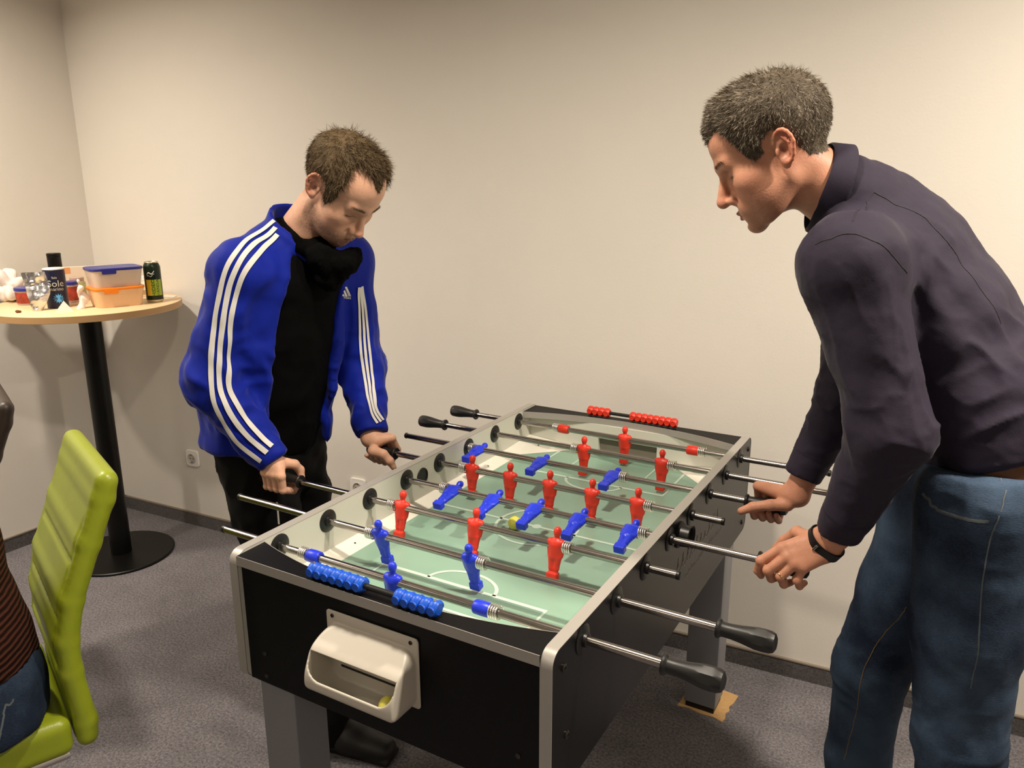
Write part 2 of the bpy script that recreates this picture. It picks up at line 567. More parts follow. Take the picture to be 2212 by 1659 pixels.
# ------------------------------------------------------------------ foosball table
RZ = 0.86                 # rod height
TW = 0.7023               # inner width
TT = 0.021                # panel thickness
YN, YF = -0.1165, 1.1780  # ends
ZT, ZB = 0.8927, 0.5964
ZF = 0.775                # playing field
M_BLACK = mat('black_laminate', (0.03, 0.03, 0.034), 0.45, var=0.08, vscale=300, bump=0.0002, bscale=900, spec=0.18)
M_SIDE = mat('black_side_laminate', (0.04, 0.04, 0.042), 0.32, var=0.08, vscale=300, bump=0.0002, bscale=900, spec=0.35)
M_SILVER = mat('silver_edging', (0.66, 0.645, 0.62), 0.38, metal=0.25)
M_INNER = mat('white_inner_board', (0.80, 0.80, 0.755), 0.45)
M_RAMP = mat('white_ramp_board', (0.90, 0.89, 0.84), 0.4)
M_FIELD = mat('green_playfield', (0.53, 0.665, 0.59), 0.35, var=0.02, vscale=6, coat=0.15)
M_LINE = mat('white_field_marking', (0.76, 0.84, 0.785), 0.35)
M_CHROME = mat('chrome_rod', (0.64, 0.62, 0.60), 0.2, metal=1.0, var=0.05, vscale=60)
M_SPRING = mat('spring_steel', (0.95, 0.94, 0.92), 0.24, metal=1.0)
M_RUBBER = mat('black_plastic_bearing', (0.085, 0.085, 0.083), 0.38)
M_HANDLE = mat('black_rubber_handle', (0.09, 0.09, 0.09), 0.42, var=0.1, vscale=200)
M_RED = mat('red_player_plastic', (0.84, 0.19, 0.11), 0.42, sss=0.05)
M_BLUE = mat('blue_player_plastic', (0.11, 0.21, 0.84), 0.36, sss=0.05)
M_BEADR = mat('red_bead_plastic', (0.82, 0.19, 0.11), 0.35)
M_BEADB = mat('blue_bead_plastic', (0.05, 0.33, 0.80), 0.38)
M_CUP = mat('cream_cup_plastic', (0.76, 0.735, 0.685), 0.4)
M_LEG = mat('grey_leg_board', (0.50, 0.50, 0.515), 0.5)
M_BOLT = mat('dark_bolt_steel', (0.30, 0.29, 0.27), 0.3, metal=1.0)
M_DARKIN = mat('goal_back_board', (0.50, 0.47, 0.42), 0.8)

T = thing('foosball_table', (TW/2, (YN+YF)/2, 0), 'black and silver foosball table with red and blue players', 'foosball table')

def rounded_rect(w0, w1, h0, h1, r, n=6):
    pts = []
    for cx, cy, a0 in ((w1-r, h1-r, 0), (w0+r, h1-r, 90), (w0+r, h0+r, 180), (w1-r, h0+r, 270)):
        for i in range(n+1):
            a = math.radians(a0 + 90*i/n)
            pts.append((cx + r*math.cos(a), cy + r*math.sin(a)))
    return pts
# side panels (boards with rounded ends + silver edge banding)
for s, x0, nm in ((-1, -TT, 'left'), (1, TW, 'right')):
    pts = rounded_rect(YN+0.0012, YF-0.0012, ZB+0.0012, ZT-0.0012, 0.026)
    fr = ((0, 0, 0), (0, 1, 0), (0, 0, 1), (1, 0, 0))
    mb = MB(); mb.prism(pts, fr, x0, x0+TT)
    pan = mb.build('side_panel', M_SIDE, T)
    # inner face lining is white
    mb = MB(); xi = 0.0 if s < 0 else TW
    a, b = (xi, xi+0.0006) if s < 0 else (xi-0.0006, xi)
    mb.prism(rounded_rect(YN+0.002, YF-0.002, ZB+0.002, ZT-0.0015, 0.025), fr, a, b)
    mb.build('inner_lining', M_INNER, pan)
    # edge band
    o_ = rounded_rect(YN, YF, ZB, ZT, 0.027); i_ = rounded_rect(YN+0.0013, YF-0.0013, ZB+0.0013, ZT-0.0013, 0.0257)
    k = len(o_); mb = MB()
    e0, e1 = x0-0.0008, x0+TT+0.0008
    vs = [(e0, *p) for p in o_] + [(e1, *p) for p in o_] + [(e0, *p) for p in i_] + [(e1, *p) for p in i_]
    fs = []
    for i in range(k):
        j = (i+1) % k
        if o_[i][1] < ZB+0.006 and o_[j][1] < ZB+0.006: continue
        fs += [(i, j, k+j, k+i), (2*k+i, 3*k+i, 3*k+j, 2*k+j), (i, 2*k+i, 2*k+j, j), (k+i, k+j, 3*k+j, 3*k+i)]
    mb.add(vs, fs)
    mb.build('edge_banding', M_SILVER, pan, smooth=True, sharp=50)
    # bolts
    xo = x0 if s < 0 else x0+TT
    for (by, bz) in ((YN+0.043, ZT-0.045), (YN+0.057, ZB+0.113), (YN+0.05, ZB+0.025), (YF-0.03, ZT-0.035), (YF-0.045, ZB+0.035)):
        mb = MB(); mb.lathe([(0.0075, 0), (0.0072, 0.002), (0.005, 0.0042), (0.0025, 0.0044), (0.0022, 0.0025), (0, 0.0025)], (xo, by, bz), (s, 0, 0), 16, cap=False)
        mb.build('bolt', M_BOLT, pan, smooth=True)
# end boards
YPN, YPF = YN+0.011, YF-0.011
for nm, y0, y1, s in (('near', YPN, YPN+0.02, -1), ('far', YPF-0.02, YPF, 1)):
    mb = MB(); mb.box((0, y0, ZB+0.004), (TW, y1, ZT-0.0265))
    ep = mb.build('end_panel', M_BLACK, T)
    for bx, bz in ((0.047, ZB+0.075), (0.047, ZB+0.022), (TW-0.047, ZB+0.075), (TW-0.047, ZB+0.022)):
        mb = MB(); mb.lathe([(0.0055, 0), (0.005, 0.0015), (0.002, 0.0025), (0, 0.0025)], (bx, y0 if s < 0 else y1, bz), (0, s, 0), 12, cap=False)
        mb.build('screw', M_BOLT, ep, smooth=True)
# curved ledges that carry the score beads
def ledge_poly(y_out, y_end, y_mid, sgn):
    xs = np.linspace(0.0008, TW-0.0008, 25)
    inner = []
    for x in xs:
        t = (x/TW - 0.5) * 2
        inner.append((x, y_mid + (y_end - y_mid) * abs(t) ** 2.2))
    return [(xs[0], y_out), (xs[-1], y_out)], inner
for nm, y_out, y_end, y_mid in (('near', YN+0.001, -0.040, -0.090), ('far', YF-0.012, 1.078, 1.137)):
    outer, inner = ledge_poly(y_out, y_end, y_mid, 1)
    poly = outer + inner[::-1]
    if nm == 'far': poly = poly[::-1]
    zt, zb = ZT-0.006, ZT-0.026
    mb = MB(); mb.prism([(p[0], p[1]) for p in poly], ((0,0,0),(1,0,0),(0,1,0),(0,0,1)), zb, zt)
    lg = mb.build('end_ledge', M_BLACK, T)
    # silver banding on the visible edge faces
    mb = MB()
    def band(pl, off):
        k = len(pl)
        vs = [(x, y+off, zb-0.0003) for x, y in pl] + [(x, y+off, zt+0.0003) for x, y in pl] + [(x, y, zb-0.0003) for x, y in pl] + [(x, y, zt+0.0003) for x, y in pl]
        fs = []
        for i in range(k-1):
            fs += [(i, i+1, k+i+1, k+i), (k+i, k+i+1, 3*k+i+1, 3*k+i), (i, 2*k+i, 2*k+i+1, i+1)]
        mb.add(vs, fs)
    band(outer, -0.0012 if nm == 'near' else 0.0012)
    band(inner, 0.0012 if nm == 'near' else -0.0012)
    mb.build('edge_banding', M_SILVER, lg)
    # inner end wall with the goal mouth
    yw0, yw1 = (YPN+0.020, YPN+0.034) if nm == 'near' else (YPF-0.034-0.004, YPF-0.020)
    gx0, gx1, gz = 0.252, 0.450, 0.822
    mb = MB()
    mb.box((0.0008, yw0, ZF-0.02), (gx0, yw1, zb)); mb.box((gx1, yw0, ZF-0.02), (TW-0.0008, yw1, zb)); mb.box((gx0, yw0, gz), (gx1, yw1, zb))
    gw = mb.build('goal_wall', M_INNER, T)
    mb = MB()
    yb0, yb1 = (yw0+0.0005, yw0+0.003) if nm == 'near' else (yw1-0.003, yw1-0.0005)
    mb.box((gx0, yb0, ZF-0.01), (gx1, yb1, gz))
    mb.build('goal_back', M_DARKIN, gw)
# playing field
mb = MB(); mb.box((0.0008, YPN+0.021, ZF-0.012), (TW-0.0008, YPF-0.021, ZF))
FIELD = mb.build('playfield', M_FIELD, T)
def marking(pts, w=0.008, closed=False):
    pts = [np.array((p[0], p[1])) for p in pts]; n = len(pts); L = []; R = []
    for i in range(n):
        a = pts[(i-1) % n] if (closed or i > 0) else pts[i]; b = pts[(i+1) % n] if (closed or i < n-1) else pts[i]
        t = b - a; t /= np.linalg.norm(t); nn = np.array((-t[1], t[0])) * w/2
        if 0 < i < n-1:
            t1 = pts[i]-pts[i-1]; t1 /= np.linalg.norm(t1); t2 = pts[i+1]-pts[i]; t2 /= np.linalg.norm(t2)
            c = math.sqrt(max(0.15, (1 + t1@t2)/2)); nn = nn / c
        L.append(pts[i]+nn); R.append(pts[i]-nn)
    z = ZF + 0.0006
    mb = MB(); k = n
    mb.add([(*p, z) for p in L] + [(*p, z) for p in R], [(i+k, (i+1) % n + k, (i+1) % n, i) for i in range(n if closed else n-1)])
    mb.build('field_marking', M_LINE, FIELD)
YC = 0.525
cx = TW/2
marking([(0.055, YC), (TW-0.055, YC)])
marking([(cx + 0.105*math.cos(a), YC + 0.105*math.sin(a)) for a in np.linspace(0, 2*math.pi, 48, endpoint=False)], closed=True)
mb = MB(); mb.lathe([(0.012, 0), (0.012, 0.0009)], (cx, YC, ZF), (0, 0, 1), 20); mb.build('field_marking', M_LINE, FIELD)
for s, yb, ye in ((1, 0.175, -0.04), (-1, 2*YC-0.175, 2*YC+0.04)):
    marking([(0.142, ye), (0.142, yb), (TW-0.142, yb), (TW-0.142, ye)])
    marking([(cx + 0.085*math.cos(a), yb + s*0.062*math.sin(a)) for a in np.linspace(0, math.pi, 24)])
    marking([(0.232, ye), (0.232, yb - s*0.095), (TW-0.232, yb - s*0.095), (TW-0.232, ye)], 0.006)
# ramps along the sides and in the corners
for s in (-1, 1):
    X = (lambda x: x) if s < 0 else (lambda x: TW - x)
    y0, y1 = YPN+0.036, YPF-0.040
    mb = MB()
    v = [(X(0.0008), y0, ZF), (X(0.046), y0, ZF), (X(0.0008), y0, ZF+0.013), (X(0.0008), y1, ZF), (X(0.046), y1, ZF), (X(0.0008), y1, ZF+0.013)]
    f = [(0,1,2),(3,5,4),(1,4,5,2),(0,3,4,1),(0,2,5,3)]
    mb.add(v, f if s < 0 else [q[::-1] for q in f])
    ra = mb.build('side_ramp', M_RAMP, T)
    for yy in np.linspace(y0+0.08, y1-0.1, 6):
        mb = MB(); mb.lathe([(0.0028, 0), (0.0024, 0.0009)], (X(0.022), yy, ZF+0.0068), (0.26 if s < 0 else -0.26, 0, 1), 10); mb.build('nail', M_BOLT, ra)
    for e in (-1, 1):
        Yv = (lambda d: y0 + d) if e < 0 else (lambda d: y1 - d)
        mb = MB()
        v = [(X(0.0008), Yv(0.0), ZF+0.019), (X(0.0008), Yv(0.155), ZF+0.0132), (X(0.046), Yv(0.150), ZF+0.0008), (X(0.205), Yv(0.0), ZF+0.0008), (X(0.0008), Yv(0.0), ZF+0.0002), (X(0.0008), Yv(0.155), ZF+0.0002)]
        f = [(0,1,2,3), (0,3,4), (1,5,2), (0,4,5,1), (2,5,4,3)]
        mb.add(v, f)
        cr = mb.build('corner_ramp', M_RAMP, T)
        mb = MB(); mb.lathe([(0.003, 0), (0.0026, 0.001)], (X(0.066), Yv(0.060), ZF+0.0092), (0, 0, 1), 10); mb.build('nail', M_BOLT, cr)
# cabinet floor (hidden) keeps the box closed
mb = MB(); mb.box((0.0008, YPN+0.021, ZB+0.06), (TW-0.0008, YPF-0.021, ZB+0.075)); mb.build('bottom_board', M_BLACK, T)

# legs
for lx0, lx1, ly0, ly1 in ((0.001, 0.10, YPN+0.0205, YPN+0.112), (TW-0.10, TW-0.001, YPN+0.0205, YPN+0.112), (0.001, 0.10, YPF-0.112, YPF-0.0205), (TW-0.10, TW-0.001, YPF-0.112, YPF-0.0205)):
    mb = MB(); mb.box((lx0, ly0, 0.022), (lx1, ly1, ZB+0.0595))
    lg = mb.build('leg', M_LEG, T, bevel=0.002)
    mb = MB(); mb.box((lx0+0.004, ly0+0.004, 0.002), (lx1-0.004, ly1-0.004, 0.022)); mb.build('foot', M_RUBBER, lg, bevel=0.002)

# bearings
bearing = None
for k in range(8):
    for s, xw in ((-1, -TT), (1, TW)):
        c = (xw + TT/2, 0.15*k, RZ)
        if bearing is None:
            h = TT/2
            mb = MB(); R_ = 0.0275
            prof = [(0.010, -h-0.011), (0.0125, -h-0.010), (0.013, -h-0.004), (0.024, -h-0.003), (R_, -h-0.0012), (R_, -h-0.0002), (0.013, -h+0.0001), (0.013, h-0.0001), (R_, h+0.0002), (R_, h+0.0012), (0.024, h+0.003), (0.013, h+0.004), (0.0125, h+0.010), (0.010, h+0.011)]
            mb.lathe(prof, c, (1, 0, 0), 32)
            bearing = mb.build('rod_bearing', M_RUBBER, T, smooth=True, org=c, sharp=25)
        else:
            copy_part(bearing, T, c)
# ball inlets half way along each side
for s, xi, xo in ((-1, 0.0006, -TT), (1, TW-0.0006, TW+TT)):
    yh, zh = 0.518, 0.847
    mb = MB(); mb.lathe([(0.0, 0.0006), (0.0205, 0.0006), (0.0205, 0.0026), (0.0235, 0.0026), (0.024, 0.0)], (xi, yh, zh), (-s, 0, 0), 28, cap=False)
    mb.build('ball_inlet', M_RUBBER, T, smooth=True)
    mb = MB(); mb.lathe([(0.031, 0), (0.031, 0.004), (0.026, 0.007), (0.024, 0.028), (0.0265, 0.03), (0.028, 0.028), (0.022, 0.026), (0.019, 0.004), (0, 0.004)], (xo, yh, zh-0.004), (s, 0, 0), 28, cap=False)
    mb.build('ball_inlet', M_RUBBER, T, smooth=True)

# player figure (origin on the rod axis; faces -y, foot towards -y when rotated positive)
def fig_fn(P):
    d = s_ell(P, (0, 0, 0.0300), (0.0084, 0.0092, 0.0112))                       # head
    d = smin(d, s_cap(P, (0, 0.0, 0.021), (0, 0.0, 0.012), 0.0050), 0.004)        # neck
    d = smin(d, s_cap(P, (-0.0105, 0, 0.0065), (0.0105, 0, 0.0065), 0.0088), 0.006)  # shoulders
    d = smin(d, s_cap(P, (-0.0145, 0.001, 0.002), (-0.0125, 0.001, -0.022), 0.0052, 0.0042), 0.003)
    d = smin(d, s_cap(P, (0.0145, 0.001, 0.002), (0.0125, 0.001, -0.022), 0.0052, 0.0042), 0.003)
    d = smin(d, s_cap(P, (0, 0, 0.0), (0, 0, -0.024), 0.0125, 0.0098, (1, 0, 0), 1.25), 0.004)  # trunk
    for s in (-1, 1):
        d = smin(d, s_cap(P, (0.0062*s, 0, -0.026), (0.0050*s, 0, -0.050), 0.0080, 0.0060), 0.0025)
        d = smin(d, s_cap(P, (0.0050*s, 0, -0.050), (0.0042*s, 0, -0.064), 0.0060, 0.0048), 0.0025)
    d = smin(d, s_box(P, (0, -0.002, -0.0685), (0.0112, 0.0085, 0.0088), 0.0018), 0.002)
    d = smin(d, s_cap(P, (0, -0.0082, 0.030), (0, -0.0088, 0.0275), 0.0014), 0.002)
    return d
fv, ff = sdf_mesh(fig_fn, (-0.026, -0.018, -0.082), (0.026, 0.018, 0.046), 0.0012)
fv = smooth_verts(fv, ff, 1, 0.4); fv = fv*np.where(fv[:, 2:3] < 0.016, np.array((1.13, 1.08, 1.0)), np.array((1.04, 1.0, 1.0)))
fig_r = mesh_from(fv, ff, 'player_red', True); fig_r.materials.append(M_RED)
fv2 = fv * np.array((-1, -1, 1))
fig_b = mesh_from(fv2, ff, 'player_blue', True); fig_b.materials.append(M_BLUE)
# bumper, spring, handle, cap meshes
def lathe_mesh(name, prof, seg, material, cap=True):
    mb = MB(); mb.lathe(prof, (0, 0, 0), (1, 0, 0), seg, cap)
    me = mesh_from(mb.v, mb.f, name, True); me.set_sharp_from_angle(angle=math.radians(35)); me.materials.append(material); return me
bump_prof = [(0.009, -0.0165), (0.0125, -0.0165), (0.0138, -0.0140), (0.0142, 0), (0.0138, 0.0140), (0.0125, 0.0165), (0.009, 0.0165)]
bump_r = lathe_mesh('bumper_red', bump_prof, 24, M_RED); bump_b = lathe_mesh('bumper_blue', bump_prof, 24, M_BLUE)
mb = MB(); mb.tube([(-0.0105 + 0.021*t, 0.0128*math.cos(2*math.pi*4.2*t), 0.0128*math.sin(2*math.pi*4.2*t)) for t in np.linspace(0, 1, 76)], 0.0017, 6)
spring_me = mesh_from(mb.v, mb.f, 'spring', True); spring_me.materials.append(M_SPRING)
# handle: collar, waist, swelling grip with flats, rounded end (runs along +x from the collar)
hp = [(r_, h_*0.855) for r_, h_ in [(0.0100, 0.0), (0.0165, 0.0), (0.0178, 0.002), (0.0172, 0.006), (0.0135, 0.0105), (0.0130, 0.016), (0.0133, 0.030), (0.0150, 0.048), (0.0176, 0.066), (0.0192, 0.080), (0.0196, 0.096), (0.0190, 0.108), (0.0165, 0.1155), (0.0100, 0.1195), (0.001, 0.1205)]]
mb = MB(); seg = 32
vs = []
for r, h in hp:
    for j in range(seg):
        a = 2*math.pi*j/seg
        w = np.clip((h-0.047)/0.017, 0, 1) * np.clip((0.099-h)/0.007, 0, 1)
        c8 = math.cos(((a + math.pi/8) % (math.pi/4)) - math.pi/8)
        rr = r * (1-w) + w * r * 0.955 / c8 * 1.0
        vs.append((h, rr*math.cos(a), rr*math.sin(a)))
mb.add(vs, [(i*seg+j, i*seg+(j+1)%seg, (i+1)*seg+(j+1)%seg, (i+1)*seg+j) for i in range(len(hp)-1) for j in range(seg)] + [tuple(range(seg))[::-1], tuple((len(hp)-1)*seg+j for j in range(seg))])
handle_me = mesh_from(mb.v, mb.f, 'handle', True); handle_me.set_sharp_from_angle(angle=math.radians(28)); handle_me.materials.append(M_HANDLE)
cap_me = lathe_mesh('end_cap', [(0.0082, 0), (0.0090, 0.001), (0.0090, 0.006), (0.0070, 0.0085), (0.0, 0.009)], 16, M_RUBBER)
# rods: colour, figure x positions, tilt (deg), left end x, right end x, handle side
# tilt > 0 swings the feet towards the near goal
RODS = [
    ('b', [0.311], [0.102, 0.520], 0, -0.169, 0.867, 'R'),
    ('b', [0.158, 0.397], [], -14, -0.288, 0.914, 'R'),
    ('r', [0.101, 0.312, 0.520], [], 12, -0.232, 0.790, 'L'),
    ('b', [0.150, 0.270, 0.388, 0.505, 0.634], [], 79, -0.032, 0.915, 'R'),
    ('r', [0.110, 0.230, 0.349, 0.469, 0.591], [], 4, -0.152, 0.797, 'L'),
    ('b', [0.038, 0.246, 0.464], [], 85, -0.226, 0.814, 'R'),
    ('r', [0.307, 0.546], [], 2, -0.186, 1.004, 'L'),
    ('r', [0.374], [0.167, 0.587], 0, -0.162, 0.960, 'L'),
]
for k, (c, men, bumps, tilt, xl, xr, side) in enumerate(RODS):
    y = 0.15*k
    mb = MB(); mb.tube([(xl, y, RZ), (xr, y, RZ)], 0.0081, 20)
    rod = mb.build('rod', M_CHROME, T, smooth=True)
    for x in men:
        o = link('player_figure', fig_r if c == 'r' else fig_b, None, rod, (x, y, RZ), (math.radians(-tilt), 0, 0))
    for x in bumps:
        link('bumper', bump_r if c == 'r' else bump_b, None, rod, (x, y, RZ))
    allx = sorted(men + bumps)
    e = 0.0165 + 0.0105 if bumps else 0.018 + 0.0105
    link('spring', spring_me, None, rod, (allx[0]-e, y, RZ)); link('spring', spring_me, None, rod, (allx[-1]+e, y, RZ))
    if side == 'R':
        link('handle', handle_me, None, rod, (xr, y, RZ), (0.4, 0, 0))
        link('end_cap', cap_me, None, rod, (xl, y, RZ), (0, 0, math.pi))
    else:
        link('handle', handle_me, None, rod, (xl, y, RZ), (0.4, 0, math.pi))
        link('end_cap', cap_me, None, rod, (xr, y, RZ))
# score beads on their rails
def bead_mesh(name, material):
    h = 0.0094; r = 0.0135
    prof_pts = []
    mb = MB(); seg = 8
    # cube-like bead with dimpled corners: octagonal barrel along x
    pr = [(0.0105, -h), (0.0142, -h*0.62), (0.0150, 0), (0.0142, h*0.62), (0.0105, h)]
    vs = []
    for rr, hh in pr:
        for j in range(16):
            a = 2*math.pi*j/16
            f = 1 + 0.05*math.cos(4*a)
            vs.append((hh, rr*f*math.cos(a), rr*f*math.sin(a)))
    mb.add(vs, [(i*16+j, i*16+(j+1)%16, (i+1)*16+(j+1)%16, (i+1)*16+j) for i in range(4) for j in range(16)] + [tuple(range(16))[::-1], tuple(64+j for j in range(16))])
    for s in (-1, 1):
        mb.lathe([(0.0086, 0.0128), (0.0082, 0.0156), (0.0066, 0.0152), (0.0, 0.0142)], (0, 0, 0), (0, s, 0), 14, cap=False)
    me = mesh_from(mb.v, mb.f, name, True); me.set_sharp_from_angle(angle=math.radians(40)); me.materials.append(material); return me
beadr, beadb = bead_mesh('bead_red', M_BEADR), bead_mesh('bead_blue', M_BEADB)
for yb, me, groups in ((-0.103, beadb, ((0.204, 7), (0.411, 5))), (1.151, beadr, ((0.214, 4), (0.360, 8)))):
    zb = ZT - 0.006 + 0.0165
    mb = MB(); mb.tube([(groups[0][0], yb, zb), (groups[1][0]+0.0192*(groups[1][1]-1), yb, zb)], 0.0055, 12)
    rail = mb.build('score_rail', M_RUBBER, T, smooth=True)
    for g, (x0, n) in enumerate(groups):
        for i in range(n):
            bo = link('score_bead', me, None, rail, (x0 + 0.0192*i, yb, zb))
            if (g == 0 and i == 0) or (g == 1 and i == n-1):
                mb = MB(); mb.lathe([(0.0032, 0.0148), (0.0028, 0.0162), (0.0015, 0.0160), (0, 0.0155)], (x0 + 0.0192*i, yb, zb), (0, 0, 1), 12, cap=False)
                mb.build('bead_screw', M_SPRING, rail, smooth=True)
# ball cup on the near end
CX0, CX1 = 0.236, 0.450
def cup_fn(P):
    x, y, z = P[:, 0], P[:, 1], P[:, 2]
    o = YPN - y                                         # distance out of the board
    xc = (CX0+CX1)/2
    hw = 0.1045
    # front-view rounded outline, strongly rounded low corners
    Q = np.stack([x-xc, z-0.7495], 1)
    q = np.abs(Q) - (np.array((hw, 0.0625)) - 0.030)
    rr = np.sqrt((np.maximum(q, 0)**2).sum(1)) + np.minimum(q.max(1), 0) - 0.030
    def prof(off):
        # half planes of the side profile (outside distance), polygon (out,z)
        pl = [((0.004, 0.815), (0.060, 0.779)), ((0.060, 0.779), (0.080, 0.735)), ((0.080, 0.735), (0.080, 0.708)), ((0.080, 0.708), (0.056, 0.690)), ((0.056, 0.690), (0, 0.686))]
        d = -o
        for (a, b) in pl:
            t = np.array(b) - np.array(a); n = np.array((-t[1], t[0])); n /= np.linalg.norm(n)
            # outward normal: polygon runs clockwise seen with out to the right
            e = (o - a[0])*n[0] + (z - a[1])*n[1]
            d = smax(d, e, 0.007)
        return d + off
    outer = smax(rr, prof(0), 0.006)
    inner = np.maximum(rr + 0.0042, prof(0.0042))
    # open the front slant
    a = np.array((0.060, 0.779)); b = np.array((0.080, 0.735)); t = b-a; n = np.array((-t[1], t[0])); n /= np.linalg.norm(n)
    e = (o-a[0])*n[0] + (z-a[1])*n[1]
    mouth = np.maximum(np.maximum(rr + 0.0042, e - 0.03), -(e + 0.012))
    dxr = np.clip(np.abs(x-xc) - (hw - 0.0042 - 0.034), 0, 0.0339)
    lip = 0.7285 + 0.034 - np.sqrt(0.034**2 - dxr**2)
    mouth = np.maximum(mouth, np.maximum(lip - z, z - 0.7760))
    d = np.maximum(outer, -np.minimum(inner, mouth))
    plate = s_box(P, (xc, YPN-0.0026, 0.7605), (0.1095, 0.0024, 0.0725), 0.0022)
    # round plate corners
    q = np.abs(np.stack([x-xc, z-0.7605], 1)) - (np.array((0.1095, 0.0725)) - 0.008)
    pr2 = np.sqrt((np.maximum(q, 0)**2).sum(1)) + np.minimum(q.max(1), 0) - 0.008
    plate = np.maximum(plate, pr2)
    return np.minimum(d, plate)
CUP, cv, cf = sdf_obj('ball_cup', cup_fn, (CX0-0.012, YPN-0.095, 0.68), (CX1+0.012, YPN+0.006, 0.84), 0.0019, M_CUP, T)
for x in (CX0+0.014, CX1-0.014):
    mb = MB(); mb.lathe([(0.0042, 0.0045), (0.0040, 0.0062), (0.0022, 0.0068), (0.0018, 0.0055), (0, 0.0055)], (x, YPN, 0.8225), (0, -1, 0), 12, cap=False)
    mb.build('screw', M_BOLT, CUP, smooth=True)
mb = MB(); mb.box((CX0+0.03, YPN-0.0062, 0.7185), (CX1-0.03, YPN-0.0048, 0.7225)); mb.build('drain_slot', M_DARKHOLE, CUP)
# faint script logo on the right side board
M_SCRIPT = mat('grey_script_print', (0.60, 0.585, 0.56), 0.6)
xs_ = TW + TT + 0.0007
mb = MB()
def stroke(pts, w):
    pts = np.array(pts, float); n = len(pts)
    t = np.gradient(pts, axis=0); t /= np.linalg.norm(t, axis=1)[:, None] + 1e-9
    ww = w * (0.55 + 0.45*np.abs(t[:, 1]))[:, None]
    nn = np.stack([-t[:, 1], t[:, 0]], 1) * ww / 2
    a, b = pts + nn, pts - nn
    mb.add([(xs_, p[0], p[1]) for p in a] + [(xs_, p[0], p[1]) for p in b], [(i, i+1, n+i+1, n+i) for i in range(n-1)])
rs_ = random.Random(11)
def script(y0, y1, z0, hgt, w, loops):
    t = np.linspace(0, 1, loops*14)
    ph = t*loops*2*math.pi
    tall = np.interp(t*loops, np.arange(loops+1), [rs_.choice((0.45, 0.5, 0.6, 1.0, 0.9)) for _ in range(loops+1)])
    yy = y0 + (y1-y0)*t + hgt*0.22*np.sin(ph) + hgt*0.25*tall*(0.5-0.5*np.cos(ph))
    zz = z0 + hgt*tall*(0.5-0.5*np.cos(ph))
    stroke(np.stack([yy, zz], 1), w)
script(0.50, 0.86, 0.742, 0.040, 0.0042, 10)
script(0.58, 0.90, 0.702, 0.018, 0.002, 15)
mb.build('script_logo', M_SCRIPT, T)
# cardboard shim under the far leg
M_CARD = mat('brown_cardboard', (0.80, 0.64, 0.43), 0.85, var=0.08, vscale=60)
pc = [(0.585, 1.045), (0.62, 1.052), (0.66, 1.043), (0.70, 1.047), (0.731, 1.036), (0.735, 1.06), (0.729, 1.085), (0.737, 1.10), (0.730, 1.122), (0.738, 1.145), (0.742, 1.19), (0.70, 1.195), (0.64, 1.188), (0.59, 1.19), (0.588, 1.12)]
mb = MB(); mb.prism(pc, ((0, 0, 0), (1, 0, 0), (0, 1, 0), (0, 0, 1)), 0.0, 0.0019)
props(mb.build('cardboard_piece', M_CARD), 'torn brown cardboard piece under the far table leg', 'cardboard')
# balls
M_BALL = mat('yellow_ball', (0.86, 0.83, 0.34), 0.5, bump=0.0002, bscale=300)
def ball(c, label):
    mb = MB(); n = 16
    mb.lathe([(0.0172*math.sin(a), -0.0172*math.cos(a)) for a in np.linspace(0.001, math.pi-0.001, n)], c, (0, 0, 1), 28)
    props(mb.build('foosball_ball', M_BALL, smooth=True, sharp=80), label, 'ball')
bp_ = atz(1112, 1130, ZF+0.0172)
ball((bp_[0], bp_[1], ZF+0.0176), 'yellow ball on the green field by the centre circle')
ball((0.415, YPN-0.050, 0.7135), 'yellow ball lying in the cream ball cup')
# ------------------------------------------------------------------ bar table in the corner
M_BEECH = mat('beech_laminate', (0.89, 0.78, 0.61), 0.4, var=0.05, vscale=14)
M_BEECHE = mat('beech_edge', (0.70, 0.55, 0.37), 0.5)
M_BLKMET = mat('black_powder_coat', (0.022, 0.021, 0.02), 0.4, spec=0.3)
BT = np.array((-1.94, 0.83, 0.0)); BR = 0.365; BZ = 1.142
bt = thing('bar_table', BT, 'tall round bar table with beech top and black pole in the corner', 'table')
mb = MB(); mb.lathe([(BR-0.0015, 0), (BR-0.0005, 0.0005), (BR-0.0005, 0.0262), (BR-0.002, 0.0272)], BT + np.array((0, 0, BZ-0.0272)), (0, 0, 1), 96)
top = mb.build('table_top', M_BEECH, bt, smooth=True)
mb = MB(); mb.lathe([(BR-0.001, 0.0008), (BR, 0.0014), (BR, 0.0254), (BR-0.001, 0.0262)], BT + np.array((0, 0, BZ-0.0272)), (0, 0, 1), 96, cap=False)
mb.build('edge_band', M_BEECHE, top, smooth=True)
mb = MB(); mb.lathe([(0.043, 0.012), (0.043, BZ-0.0275)], BT, (0, 0, 1), 40); mb.build('pole', M_BLKMET, bt, smooth=True)
mb = MB(); mb.lathe([(0.218, 0), (0.221, 0.002), (0.221, 0.009), (0.217, 0.012)], BT, (0, 0, 1), 80); mb.build('base_plate', M_BLKMET, bt, smooth=True)

